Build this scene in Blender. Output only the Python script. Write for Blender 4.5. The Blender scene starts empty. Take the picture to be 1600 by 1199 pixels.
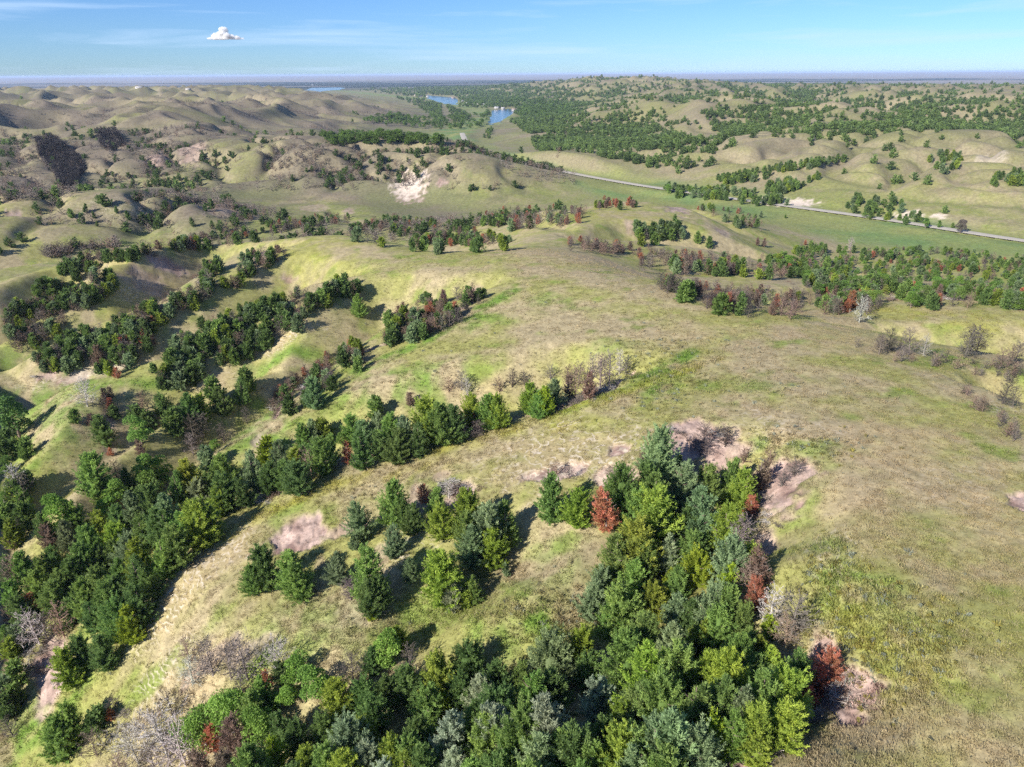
import bpy, math, random
import numpy as np
from mathutils import Matrix, Vector

scene = bpy.context.scene
COL = scene.collection
rng = np.random.default_rng(7)

# ------------------------------------------------------------------ camera
CAM_Z = 90.0
F_PX = 1110.0                     # focal length in pixels of a 1600 x 1199 frame
PITCH = math.atan((599.5 - 115.5) / F_PX)
ROLL = math.radians(-0.34)
camd = bpy.data.cameras.new('camera')
cam = bpy.data.objects.new('camera', camd)
COL.objects.link(cam)
camd.sensor_fit = 'HORIZONTAL'
camd.sensor_width = 36.0
camd.lens = 36.0 * F_PX / 1600.0
camd.clip_start = 0.5
camd.clip_end = 200000.0
CAM_M = Matrix.Rotation(math.pi / 2 - PITCH, 4, 'X') @ Matrix.Rotation(ROLL, 4, 'Z')
cam.matrix_world = Matrix.Translation((0, 0, CAM_Z)) @ CAM_M
scene.camera = cam

# ------------------------------------------------------------------ sky and sun
SUN_EL = math.radians(30.0)
SHADOW_DIR = np.array([0.72, 0.69])            # where shadows fall on the ground
SHADOW_DIR = SHADOW_DIR / np.linalg.norm(SHADOW_DIR)
sun_vec = Vector((-SHADOW_DIR[0] * math.cos(SUN_EL), -SHADOW_DIR[1] * math.cos(SUN_EL), math.sin(SUN_EL)))
world = bpy.data.worlds.new('World')
scene.world = world
world.use_nodes = True
wn, wl = world.node_tree.nodes, world.node_tree.links
wn.clear()
w_out = wn.new('ShaderNodeOutputWorld')
w_bg = wn.new('ShaderNodeBackground')
w_sky = wn.new('ShaderNodeTexSky')
w_sky.sky_type = 'NISHITA'
w_sky.sun_disc = False
w_sky.sun_elevation = SUN_EL
w_sky.sun_rotation = math.atan2(sun_vec.x, sun_vec.y)
w_sky.altitude = 900.0
w_sky.air_density = 1.0
w_sky.dust_density = 0.12
w_sky.ozone_density = 2.8
w_bg.inputs['Strength'].default_value = 0.063
# clear summer blue: a little more saturated than the model sky, thin cirrus streaks over it
w_tint = wn.new('ShaderNodeMix'); w_tint.data_type = 'RGBA'; w_tint.blend_type = 'MULTIPLY'
w_tint.inputs['Factor'].default_value = 1.0
w_tint.inputs[7].default_value = (0.55, 0.83, 1.32, 1)
wl.new(w_sky.outputs['Color'], w_tint.inputs[6])
w_tc = wn.new('ShaderNodeTexCoord')
w_map = wn.new('ShaderNodeMapping')
w_map.inputs['Rotation'].default_value = (0, math.radians(3), 0)
w_map.inputs['Scale'].default_value = (2.2, 2.2, 34.0)
wl.new(w_tc.outputs['Generated'], w_map.inputs['Vector'])
w_ns = wn.new('ShaderNodeTexNoise')
w_ns.inputs['Scale'].default_value = 1.6
w_ns.inputs['Detail'].default_value = 7.0
w_ns.inputs['Roughness'].default_value = 0.55
w_ns.inputs['Distortion'].default_value = 0.4
wl.new(w_map.outputs['Vector'], w_ns.inputs['Vector'])
w_rmp = wn.new('ShaderNodeMapRange')
w_rmp.inputs['From Min'].default_value = 0.50
w_rmp.inputs['From Max'].default_value = 0.72
w_rmp.inputs['To Max'].default_value = 0.55
wl.new(w_ns.outputs['Fac'], w_rmp.inputs['Value'])
w_cir = wn.new('ShaderNodeMix'); w_cir.data_type = 'RGBA'
w_cir.inputs[7].default_value = (6.2, 8.2, 11.0, 1)
wl.new(w_rmp.outputs['Result'], w_cir.inputs['Factor'])
wl.new(w_tint.outputs[2], w_cir.inputs[6])
wl.new(w_cir.outputs[2], w_bg.inputs['Color'])
wl.new(w_bg.outputs['Background'], w_out.inputs['Surface'])

sund = bpy.data.lights.new('sun', 'SUN')
sund.energy = 5.0
sund.angle = math.radians(0.53)
sund.color = (1.0, 0.955, 0.88)
sun = bpy.data.objects.new('sun', sund)
COL.objects.link(sun)
sun.rotation_euler = sun_vec.to_track_quat('Z', 'Y').to_euler()
sun.location = (-200, -200, 300)

vs = scene.view_settings
vs.view_transform = 'Standard'
vs.look = 'None'
vs.gamma = 1.0
vs.use_curve_mapping = False
vs.exposure = 0.8
scene.cycles.use_denoising = False
scene.cycles.max_bounces = 4
scene.cycles.diffuse_bounces = 2
scene.cycles.use_light_tree = False
scene.cycles.glossy_bounces = 2
scene.cycles.transmission_bounces = 3
scene.cycles.transparent_max_bounces = 4
scene.cycles.volume_bounces = 3
# ------------------------------------------------------------------ projection helpers (pixels of the 1600 x 1199 frame)
CM = np.array(CAM_M.to_3x3())

def ray_dirs(u, v):
    u = np.asarray(u, float); v = np.asarray(v, float)
    d = np.stack([(u - 800.0) / F_PX, -(v - 599.5) / F_PX, -np.ones_like(u)], -1)
    return d @ CM.T

def at_elev(u, v, z):
    d = ray_dirs(u, v)
    t = (np.asarray(z, float) - CAM_Z) / d[..., 2]
    return d * t[..., None] + np.array([0, 0, CAM_Z])

def project(x, y, z):
    p = np.stack([x, y, z - CAM_Z], -1) @ CM
    w = np.where(-p[..., 2] < 0.1, 0.1, -p[..., 2])
    return 800 + F_PX * p[..., 0] / w, 599.5 - F_PX * p[..., 1] / w, -p[..., 2]

# ------------------------------------------------------------------ noise
_perm = np.random.default_rng(11).permutation(4096).astype(np.int64)
_gang = np.random.default_rng(12).random(4096) * 2 * np.pi
_gx, _gy = np.cos(_gang), np.sin(_gang)

def perlin(x, y, seed=0):
    xi = np.floor(x).astype(np.int64); yi = np.floor(y).astype(np.int64)
    xf = x - xi; yf = y - yi
    def g(ix, iy, dx, dy):
        h = _perm[(_perm[(ix + seed * 131) & 4095] + iy) & 4095]
        return _gx[h] * dx + _gy[h] * dy
    u = xf * xf * xf * (xf * (xf * 6 - 15) + 10); v = yf * yf * yf * (yf * (yf * 6 - 15) + 10)
    a = g(xi, yi, xf, yf); b = g(xi + 1, yi, xf - 1, yf)
    c = g(xi, yi + 1, xf, yf - 1); d = g(xi + 1, yi + 1, xf - 1, yf - 1)
    return 1.5 * ((a + u * (b - a)) + v * ((c + u * (d - c)) - (a + u * (b - a))))

def fbm(x, y, wl0, octs=4, seed=0, gain=0.5):
    s = 0; a = 1.0; n = 0
    for o in range(octs):
        s = s + a * perlin(x / wl0 * 2 ** o, y / wl0 * 2 ** o, seed + o); n += a; a *= gain
    return s / n

def sstep(a, b, x):
    t = np.clip((x - a) / (b - a), 0, 1)
    return t * t * (3 - 2 * t)

def smin(a, b, k):
    h = np.clip(0.5 + 0.5 * (b - a) / k, 0, 1)
    return b + (a - b) * h - k * h * (1 - h)

def poly_dist(x, y, P):
    """distance to a polyline P (n,3) and the elevation and station of the nearest point"""
    best = np.full(x.shape, 1e18); zb = np.zeros(x.shape); sb = np.zeros(x.shape)
    n = len(P)
    for i in range(n - 1):
        a, b = P[i], P[i + 1]
        dx, dy = b[0] - a[0], b[1] - a[1]
        t = np.clip(((x - a[0]) * dx + (y - a[1]) * dy) / (dx * dx + dy * dy + 1e-9), 0, 1)
        d2 = (x - a[0] - t * dx) ** 2 + (y - a[1] - t * dy) ** 2
        m = d2 < best
        best = np.where(m, d2, best)
        zb = np.where(m, a[2] + t * (b[2] - a[2]), zb)
        sb = np.where(m, (i + t) / (n - 1), sb)
    return np.sqrt(best), zb, sb

def gully_profile(x, y, P, s, w):
    out = np.full(x.shape, 1e9)
    for i in range(len(P) - 1):
        a, b = P[i], P[i + 1]
        dx, dy = b[0] - a[0], b[1] - a[1]
        t = np.clip(((x - a[0]) * dx + (y - a[1]) * dy) / (dx * dx + dy * dy + 1e-9), 0, 1)
        d = np.maximum(np.hypot(x - a[0] - t * dx, y - a[1] - t * dy) - w, 0)
        out = np.minimum(out, a[2] + t * (b[2] - a[2]) + s * d + 0.005 * d * d)
    return out

def px_line(pts):
    a = np.array(pts, float)
    return at_elev(a[:, 0], a[:, 1], a[:, 2])

# ------------------------------------------------------------------ the lie of the land: crest heights as seen, gullies cut into them
CREST = [  # u, v, elevation of the un-gullied surface
 (1400,1190,47),(1560,1110,47.6),(1420,980,47.6),(1590,900,47.6),(1380,820,47.2),(1300,700,46.6),(1500,720,46.8),(1600,640,45.5),
 (1180,590,45.6),(1330,560,45.6),(1050,500,45),(1180,500,44.8),(1290,515,44.6),(1000,442,44.6),(880,394,43.6),(800,389,42.5),
 (700,396,41),(540,369,40),(470,372,39.4),(380,379,37.6),(250,379,36),(120,407,34),(0,440,31),(-120,480,28),
 (1250,1190,46),(1250,900,46.2),(1200,700,46),
 (1000,640,43.8),(880,680,41.8),(700,725,38.4),(560,765,35.2),(430,800,32.3),(330,850,29.6),(250,930,27.3),(190,1040,25.4),
 (850,520,42.4),(700,560,39.4),(600,600,36.8),(500,650,32.8),(420,690,29),
 (640,470,39.8),(540,500,36.8),(440,540,33.2),(330,590,29.2),(240,620,26),
 (500,412,38.6),(420,440,36.2),(330,478,33.6),(250,522,30.6),(160,565,27.6),(70,595,25),
 (330,402,36.6),(230,452,33.6),(150,505,30),(80,545,27),
 (900,800,41),(800,880,38.5),(650,930,35.5),(480,950,31.5),(350,1040,29),
 (1300,494,40.5),(1450,478,39.6),(1600,471,38.8),(1750,470,37),(1450,520,39),(1600,540,39.5),
 (830,372,38),(850,346,35.5),(930,326,35.2),(1050,320,34.6),(1120,346,31),(1200,392,21),
 (1020,419,33),(1150,428,29.5),(1230,431,25.5),
 (0,317,29),(120,309,29),(220,307,29),(320,321,25.5),(430,339,17.5),
 (560,325,12),(700,313,11),(850,312,11),(400,348,14),(250,374,14.5),(0,425,16.5),(480,345,13),(650,345,13),
 (950,300,11),(1100,330,12),(1300,372,12),(1500,395,12),(1600,410,12),(1350,420,12.5),(1500,450,13),
 (560,220,37),(640,235,36),(700,252,32),(760,272,25),(840,298,14),(470,246,33),(350,226,36),(200,230,34),(60,250,30),(660,300,14),(450,300,14),(150,285,18),
 (1290,233,35),(1400,226,38),(1120,246,28),(1500,236,37),(1600,222,41),(1290,322,13.5),(1500,355,13.5),(1600,370,13.5),(1450,290,24),(1560,300,24),(1020,286,12),
]
WORLD_PTS = [(70,-40,46.5),(0,-70,40),(-70,-60,26),(220,20,42),(330,120,36),(-260,120,24),(-330,260,24),(150,-160,44),(-60,-220,30),
             (420,300,16),(520,420,26),(-420,420,26),(0,800,14),(300,800,34),(-300,820,34),(600,700,38),(-600,700,34),(280,230,18),
             (-82,30,14),(-62,10,17),(60,30,46.5),(-106,64,33),(-96,36,36),(-90,14,35),(-100,-12,38),(-120,92,34),(-114,30,37),(-140,60,45),(-150,110,42),(-132,0,38)]  # the left-hand points raise an unseen hill added to shade the lower-left valley
_c = np.array(CREST, float)
_pts = np.vstack([at_elev(_c[:, 0], _c[:, 1], _c[:, 2]), np.array(WORLD_PTS, float)])
# the ground falls away sharply behind the skyline of the main ridge
_sk = np.array([(1020,433,44.6,1),(1100,458,44.6,1),(1180,480,44.5,1),(1240,494,44.4,1),(700,394,41.2,2),(620,378,40.4,2),(540,367,40,2),(470,370,39.4,2),(380,377,37.6,2),(310,381,36.8,2),(250,378,36,2),(180,390,35,2),(120,405,34,2),(50,425,32.4,2),(0,438,31,2)], float)
_sp = at_elev(_sk[:, 0], _sk[:, 1], _sk[:, 2])
_dir = _sp[:, :2] / np.hypot(*_sp[:, :2].T)[:, None]
_x1 = np.c_[_sp[:, :2] + _dir * 20, _sp[:, 2] - 6.5]; _x2 = np.c_[_sp[:, :2] + _dir * 42, _sp[:, 2] - 14.5][_sk[:, 3] == 2]
_pts = np.vstack([_pts, _sp, _x1, _x2])
_S = 100.0
def _tps_k(r2):
    return np.where(r2 > 1e-12, r2 * np.log(np.maximum(r2, 1e-12)), 0.0)
def _tps_fit(P, lam):
    n = len(P); X = P[:, :2] / _S
    r2 = ((X[:, None] - X[None]) ** 2).sum(-1)
    A = np.zeros((n + 3, n + 3)); A[:n, :n] = _tps_k(r2) + lam * np.eye(n)
    A[:n, n] = 1; A[:n, n + 1:] = X; A[n, :n] = 1; A[n + 1:, :n] = X.T
    return X, np.linalg.solve(A, np.r_[P[:, 2], 0, 0, 0])
_TX, _TW = _tps_fit(_pts, 0.02)
def base_near(x, y):
    out = np.empty(x.size); xf = x.ravel() / _S; yf = y.ravel() / _S; n = len(_TX)
    for i in range(0, x.size, 20000):
        a = xf[i:i + 20000]; b = yf[i:i + 20000]
        r2 = (a[:, None] - _TX[None, :, 0]) ** 2 + (b[:, None] - _TX[None, :, 1]) ** 2
        out[i:i + 20000] = _tps_k(r2) @ _TW[:n] + _TW[n] + _TW[n + 1] * a + _TW[n + 2] * b
    return np.clip(out.reshape(x.shape), 6, 52)

# gully centre lines (u, v, elevation of the gully floor), side slope, flat half width
GULLIES = {
 'bowl':   ([(1150,720,43.5),(1110,790,41.5),(1060,880,39.5),(1000,950,38),(850,1080,35.2),(600,1150,32),(300,1200,26),(80,1260,20),(0,1330,15)], 0.42, 2.5),
 'bowl2':  ([(1265,1085,44.5),(1180,1090,41.5),(1080,1040,39),(1000,985,37.6)], 0.42, 1.5),
 'bowl3':  ([(1232,790,45),(1180,850,42.5),(1090,900,40)], 0.45, 1.0),
 'bowl4':  ([(900,770,41),(780,900,36.4),(640,1000,33.2),(560,1120,31.8)], 0.34, 1.5),
 'wooded': ([(995,585,42),(860,640,37.2),(700,690,33),(500,735,28.6),(330,800,24.6),(180,900,20.8),(80,1010,17.8),(-60,1200,14)], 0.52, 1.5),
 'third':  ([(752,458,40.2),(600,523,34),(500,590,29.6),(430,645,26.4),(340,705,23.4),(250,775,21.6),(150,860,20),(60,950,17),(-10,1000,14)], 0.5, 1.0),
 'short':  ([(500,552,32.5),(395,600,27.6),(300,645,24.2),(220,690,22),(120,760,19.5),(50,810,17.5),(-10,850,15.5)], 0.45, 1.0),
 'fourth': ([(565,432,38),(450,482,33.2),(335,545,28.4),(240,592,25),(150,620,22.5),(40,655,20)], 0.5, 1.0),
 'fifth':  ([(450,390,37.6),(330,432,33.2),(270,472,30.4),(200,520,27.5),(110,556,24.5),(20,590,22)], 0.48, 1.0),
 'sixth':  ([(185,422,33),(110,472,28.8),(40,525,25.5),(-40,570,22)], 0.48, 1.0),
 'valley': ([(-60,560,22),(20,615,20.6),(10,680,19),(-10,760,17.2),(-10,900,15),(-20,1050,13),(-30,1200,11.5),(10,1450,10)], 0.42, 3.0),
 'east1':  ([(895,379,35),(1000,399,29),(1100,409,25),(1250,432,18),(1350,442,14)], 0.42, 1.0),
 'east2':  ([(1060,456,35),(1180,500,28.6),(1300,512,23.4),(1450,492,17.5),(1600,482,14)], 0.5, 2.0),
 'east3':  ([(1295,512,40),(1400,545,38),(1500,566,36.4),(1600,592,34.5),(1800,640,30)], 0.4, 0.8),
 'east4':  ([(1515,605,43.4),(1560,640,41),(1610,680,38),(1750,740,33)], 0.6, 0.5),
 'north1': ([(800,384,39),(720,386,33),(640,375,26),(560,350,16),(520,335,12.5)], 0.5, 3.0),
 'north2': ([(880,362,36),(800,352,28),(740,340,20),(680,325,12.5)], 0.42, 3.0),
 'north3': ([(500,352,22),(400,372,16),(250,392,14),(100,412,13),(-60,440,12)], 0.36, 5.0),
}
DEEP = {'third': 5.2, 'short': 4.4, 'fourth': 6.0, 'fifth': 6.0, 'sixth': 5.2, 'wooded': 3.2, 'bowl': 2.2, 'east1': 3.0, 'east2': 3.0, 'north1': 2.5, 'valley': 1.0, 'east3': 2.6, 'east4': 2.2}
GUL = {k: (px_line([(a, b, c - DEEP.get(k, 1.6) * min(1, i)) for i, (a, b, c) in enumerate(p)]), s * 1.55, w) for k, (p, s, w) in GULLIES.items()}

# the broad valley with the road and the lakes
VALLEY_AXIS = px_line([(1900,440,11),(1600,400,11),(1350,360,11),(1150,322,11),(1000,300,10.5),(850,275,10),(760,252,9),(715,232,8),(690,214,7),(735,196,5),(780,183,4),(740,169,4),(690,157,4),(600,149,4),(505,139,4)])
LAKES_PX = [
  [(766,186),(770,172),(801,170),(806,174),(796,181),(782,190),(768,194),(763,192)],
  [(667,149),(690,151),(712,153),(716,158),(712,163),(694,162),(680,158),(668,154)],
  [(478,141),(486,137.4),(530,136.6),(540,138),(530,140.5),(500,143)],
]
LAKE_Z = 3.0
LAKES = [at_elev(np.array(p)[:, 0], np.array(p)[:, 1], LAKE_Z) for p in LAKES_PX]

ROAD_PX = [(1640,382,12.6),(1560,371,12.6),(1480,358,12.6),(1400,345,12.6),(1300,331,12.6),(1200,318,12.6),(1100,304,12.4),(1000,290,12),(920,276,11.6),(850,262,11),(790,249,10.4),(755,239,10),(737,231,9.6),(728,222,9.2),(724,214,9),(722,208,9)]
_rp = px_line(ROAD_PX)
_rp = np.vstack([[_rp[0] + (_rp[0] - _rp[1]) * 3], _rp])
_sg = np.r_[0, np.cumsum(np.hypot(*np.diff(_rp[:, :2], axis=0).T))]
ROAD = np.stack([np.interp(np.linspace(0, _sg[-1], int(_sg[-1] / 8) + 2), _sg, _rp[:, k]) for k in range(3)], -1)
for _ in range(10): ROAD[1:-1] = .25 * ROAD[:-2] + .5 * ROAD[1:-1] + .25 * ROAD[2:]

def in_poly(x, y, P):
    c = np.zeros(x.shape, bool); n = len(P)
    for i in range(n):
        x1, y1 = P[i][0], P[i][1]; x2, y2 = P[(i + 1) % n][0], P[(i + 1) % n][1]
        if y1 == y2: continue
        c ^= ((y1 > y) != (y2 > y)) & (x < (x2 - x1) * (y - y1) / (y2 - y1) + x1)
    return c

def billow(x, y, wl0, octs=4, seed=0, gain=0.48):
    wx = fbm(x, y, wl0 * 1.7, 2, seed + 50) * wl0 * 0.35; wy = fbm(x, y, wl0 * 1.7, 2, seed + 60) * wl0 * 0.35
    s = 0; a = 1.0; n = 0
    for o in range(octs):
        s = s + a * np.abs(perlin((x + wx) / wl0 * 2.03 ** o, (y + wy) / wl0 * 2.03 ** o, seed + o)); n += a; a *= gain
    return s / n

def ridges(x, y):
    """linked rounded ridges with side spurs, about 0 in the draws and 1 on the crests"""
    wx = 70 * fbm(x, y, 420, 2, 81) + 16 * fbm(x, y, 110, 2, 83); wy = 70 * fbm(x, y, 420, 2, 82) + 16 * fbm(x, y, 110, 2, 84)
    n1 = perlin((x + wx) / 360, (y + wy) / 270, 3); n2 = perlin((x + wx) / 135, (y + wy) / 118, 21); n3 = perlin((x + wx * .6) / 52, (y + wy * .6) / 46, 33)
    r1 = np.clip(1.06 - np.sqrt(n1 * n1 + .003) * 1.5, 0, 1); r2 = np.clip(1.08 - np.sqrt(n2 * n2 + .004) * 1.35, 0, 1); r3 = np.clip(1.1 - np.sqrt(n3 * n3 + .008) * 1.2, 0, 1)
    return (.42 * r1 ** 1.5 + .46 * r2 ** 1.5 * (.35 + .65 * r1) + .16 * r3 ** 1.2 * (.25 + .75 * r2)) / .94

def side_draws(x, y):
    """draws on the flanks of the middle-distance hills: 1 along their floors"""
    dx = 14 * fbm(x, y, 60, 2, 46); n1 = perlin((x + dx) / 92, (y + dx) / 84, 45); n2 = perlin((x + dx) / 42, (y + dx) / 40, 47)
    return np.exp(-(n1 / .19) ** 2), np.exp(-(n2 / .2) ** 2)

def sight_caps():
    """angle, distance and height of things that must stay in view (the road, the lakes)"""
    out = []
    rd = ROAD[np.hypot(ROAD[:, 0], ROAD[:, 1]) < 880]
    out.append((np.arctan2(rd[:, 0], rd[:, 1]), np.hypot(rd[:, 0], rd[:, 1]), rd[:, 2]))
    for P in LAKES:
        th = np.arctan2(P[:, 0], P[:, 1]); r = np.hypot(P[:, 0], P[:, 1])
        t = np.linspace(th.min(), th.max(), 24); rr = []
        for a in t:
            m = np.abs(th - a) < (th.max() - th.min()) * .3; rr.append(r[m].min())
        out.append((t, np.array(rr), np.full(24, LAKE_Z)))
    return out

def height(x, y):
    r = np.hypot(x, y)
    H = np.zeros(x.shape)
    vd, vz, _ = poly_dist(x, y, VALLEY_AXIS)
    far = r > 480
    if far.any():
        X, Y, R, VD, VZ = x[far], y[far], r[far], vd[far], vz[far]
        right = sstep(-0.05, 0.25, X / R - 0.02)                       # hills right of the valley stand higher
        up = sstep(700, 3200, R) * (1 - sstep(4600, 6800, R))
        mid = np.exp(-((X / R - 0.15) / 0.13) ** 2)
        amp = 44 + 10 * up + mid * up * 22 * sstep(1500, 2800, R) - 12 * right * sstep(1500, 3000, R)
        amp = amp * (1 - .55 * sstep(2600, 4200, R) * (1 - mid)) * (1 - sstep(3900, 6000, R)) + 3
        flat = sstep(35, 330, VD / (1 + np.maximum(R - 1200, 0) / 1500))
        rg_ = ridges(X, Y)
        hh = VZ * (1 - sstep(300, 1500, VD)) + 8 * sstep(300, 1500, VD) + flat * amp * (0.04 + 0.98 * rg_)
        plain = 6 + 3.0 * fbm(X, Y, 2500, 3, 70)
        rise = 55 * sstep(11000, 30000, R) * (0.9 + 0.25 * fbm(X, Y, 9000, 3, 90))
        pf = sstep(4200, 6200, R)
        hh = hh * (1 - pf) + pf * plain + rise
        H[far] = hh
    near = r < 1040
    if near.any():
        X, Y, R, VD = x[near], y[near], r[near], vd[near]
        b = base_near(X, Y)
        # side spurs on the hills that face the camera beyond the first valley
        wgt = sstep(300, 400, R) * sstep(25, 130, VD)
        up = np.clip((b - 13) / 14, 0, 1)
        g1, g2 = side_draws(X, Y)
        b = b - wgt * up * (10.0 * g1 + 5.0 * g2) + wgt * up * 3.0
        for k, (P, s, w) in GUL.items():
            lo = P[:, :2].min(0) - 90; hi = P[:, :2].max(0) + 90
            m = (X > lo[0]) & (X < hi[0]) & (Y > lo[1]) & (Y < hi[1])
            if not m.any(): continue
            jx = 1.3 * fbm(X[m], Y[m], 22, 2, 5); jy = 1.3 * fbm(X[m], Y[m], 22, 2, 8)
            b[m] = smin(b[m], gully_profile(X[m] + jx, Y[m] + jy, P, s, w), 2.0)
        rough = 0.35 * fbm(X, Y, 34, 2, 14) + 0.14 * fbm(X, Y, 7, 3, 17) + 0.08 * fbm(X, Y, 2.2, 2, 19)
        b = b + rough
        k = sstep(680, 1000, R)
        H[near] = b * (1 - k) + H[near] * k
    lo = ROAD[:, :2].min(0) - 30; hi = ROAD[:, :2].max(0) + 30
    m = (x > lo[0]) & (x < hi[0]) & (y > lo[1]) & (y < hi[1])
    if m.any():
        d, z, _ = poly_dist(x[m], y[m], ROAD)
        H[m] = z + (H[m] - z) * sstep(6, 22, d)
    th = np.arctan2(x, y)
    for ta, ra, za in CAPS:
        o = np.argsort(ta); ta, ra, za = ta[o], ra[o], za[o]
        m = (th > ta[0] - .004) & (th < ta[-1] + .004) & (r > 330)
        if not m.any(): continue
        rt = np.interp(th[m], ta, ra); zt = np.interp(th[m], ta, za)
        line = CAM_Z + (zt - CAM_Z) * r[m] / rt - 1.2
        line = np.where(r[m] < rt - 3, line, 1e6)
        H[m] = smin(H[m], line, 2.0)
    for P in LAKES:
        c = P[:, :2].mean(0); rad = np.hypot(*(P[:, :2] - c).T).max()
        m = np.hypot(x - c[0], y - c[1]) < rad * 1.6 + 60
        if not m.any(): continue
        inside = in_poly(x[m], y[m], P)
        dd, _, _ = poly_dist(x[m], y[m], np.vstack([P, P[:1]]))
        sd = np.where(inside, -dd, dd)
        H[m] = np.where(sd < 0, np.minimum(H[m], LAKE_Z - 0.6), np.minimum(H[m], LAKE_Z + 0.5 + np.maximum(sd - 4, 0) * 0.16 + 0.0 * sd))
    return H

CAPS = sight_caps()
# polar sheet round the point below the camera: fine near by, coarse towards the horizon
def _rings():
    segs = [(6, 30, 36), (30, 250, 470), (250, 1500, 340), (1500, 9000, 170), (9000, 42000, 34)]
    out = []
    for a, b, n in segs:
        out.append(a * (b / a) ** (np.arange(n) / n))
    return np.r_[np.concatenate(out), 42000.0]
R_G = _rings()
_half = math.radians(45)
TH_G = np.r_[np.linspace(-math.pi, -_half, 60, endpoint=False), np.linspace(-_half, _half, 640), np.linspace(_half, math.pi, 61)[1:-1]]
NR, NT = len(R_G), len(TH_G)
GX = R_G[:, None] * np.sin(TH_G)[None]
GY = R_G[:, None] * np.cos(TH_G)[None]
GZ = height(GX, GY)
_TH_E = np.r_[TH_G, math.pi]

def ground_z(x, y, grid=None):
    g = GZ if grid is None else grid
    x = np.asarray(x, float); y = np.asarray(y, float)
    r = np.clip(np.hypot(x, y), R_G[0], R_G[-1] - 1)
    th = np.arctan2(x, y)
    i = np.clip(np.searchsorted(R_G, r, 'right') - 1, 0, NR - 2)
    j = np.clip(np.searchsorted(_TH_E, th, 'right') - 1, 0, NT - 1)
    fi = (r - R_G[i]) / (R_G[i + 1] - R_G[i]); fj = (th - _TH_E[j]) / (_TH_E[j + 1] - _TH_E[j])
    j1 = (j + 1) % NT
    return (g[i, j] * (1 - fi) + g[i + 1, j] * fi) * (1 - fj) + (g[i, j1] * (1 - fi) + g[i + 1, j1] * fi) * fj

_TS = 18.0 * 1.0085 ** np.arange(800)
def cast(u, v, above=0.0, tmax=None):
    """where the sight line through a pixel comes within `above` metres of the ground"""
    u = np.atleast_1d(np.asarray(u, float)); v = np.atleast_1d(np.asarray(v, float))
    ab = np.broadcast_to(np.asarray(above, float), u.shape)
    d = ray_dirs(u, v); out = np.full((len(u), 3), np.nan)
    for k in range(0, len(u), 1500):
        D = d[k:k + 1500]; A = ab[k:k + 1500]
        px = D[:, None, 0] * _TS; py = D[:, None, 1] * _TS; pz = CAM_Z + D[:, None, 2] * _TS
        hit = pz <= ground_z(px, py) + A[:, None]
        ok = hit.any(1); idx = hit.argmax(1)
        t1 = _TS[idx]; t0 = _TS[np.maximum(idx - 1, 0)]
        for _ in range(12):
            tm = 0.5 * (t0 + t1)
            h = CAM_Z + D[:, 2] * tm <= ground_z(D[:, 0] * tm, D[:, 1] * tm) + A
            t1 = np.where(h, tm, t1); t0 = np.where(h, t0, tm)
        p = D * t1[:, None]
        gz = ground_z(p[:, 0], p[:, 1])
        q = np.stack([p[:, 0], p[:, 1], gz], -1)
        q[~ok] = np.nan
        out[k:k + 1500] = q
    return out
# ------------------------------------------------------------------ materials
def new_mat(name):
    m = bpy.data.materials.new(name); m.use_nodes = True
    return m, m.node_tree.nodes, m.node_tree.links, m.node_tree.nodes['Principled BSDF']

def nd(nodes, kind, **kw):
    n = nodes.new(kind)
    for k, v in kw.items():
        if hasattr(n, k): setattr(n, k, v)
        else: n.inputs[k].default_value = v
    return n

def mixc(nodes, links, fac, a, b, blend='MIX'):
    n = nodes.new('ShaderNodeMix'); n.data_type = 'RGBA'; n.blend_type = blend; n.clamp_factor = True
    for sock, val in ((n.inputs[0], fac), (n.inputs[6], a), (n.inputs[7], b)):
        if isinstance(val, (int, float)): sock.default_value = val
        elif isinstance(val, tuple): sock.default_value = val
        else: links.new(val, sock)
    return n.outputs[2]

def tag(o, label=None, cat=None, group=None, kind=None):
    if label: o['label'] = label
    if cat: o['category'] = cat
    if group: o['group'] = group
    if kind: o['kind'] = kind
    return o

def build_mesh(name, verts, faces, mats=(), attrs=None, smooth=False, mat_idx=None):
    """faces: one integer array (n,3) or (n,4), or a list of such arrays"""
    me = bpy.data.meshes.new(name)
    if isinstance(faces, np.ndarray): faces = [faces]
    faces = [f for f in faces if len(f)]
    loops = np.concatenate([f.ravel() for f in faces]).astype(np.int32)
    sizes = np.concatenate([np.full(len(f), f.shape[1]) for f in faces]).astype(np.int32)
    starts = np.r_[0, np.cumsum(sizes)[:-1]].astype(np.int32)
    me.vertices.add(len(verts)); me.vertices.foreach_set('co', np.asarray(verts, np.float32).ravel())
    me.loops.add(len(loops)); me.loops.foreach_set('vertex_index', loops)
    me.polygons.add(len(sizes)); me.polygons.foreach_set('loop_start', starts)
    for m in mats: me.materials.append(m)
    if mat_idx is not None: me.polygons.foreach_set('material_index', mat_idx.astype(np.int32))
    for k, a in (attrs or {}).items():
        a = np.asarray(a, np.float32)
        if a.ndim == 1:
            at = me.attributes.new(k, 'FLOAT', 'POINT'); at.data.foreach_set('value', a)
        else:
            at = me.attributes.new(k, 'FLOAT_COLOR', 'POINT')
            at.data.foreach_set('color', np.c_[a, np.ones(len(a))].astype(np.float32).ravel())
    me.update(calc_edges=True)
    if smooth: me.shade_smooth()
    return me

def link(name, me, parent=None, loc=None):
    o = bpy.data.objects.new(name, me); COL.objects.link(o)
    if parent is not None: o.parent = parent
    if loc is not None: o.location = loc
    return o

# ------------------------------------------------------------------ what grows where (world positions of the patches seen in the photograph)
def spot(u, v):
    return cast([u], [v])[0]

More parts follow.
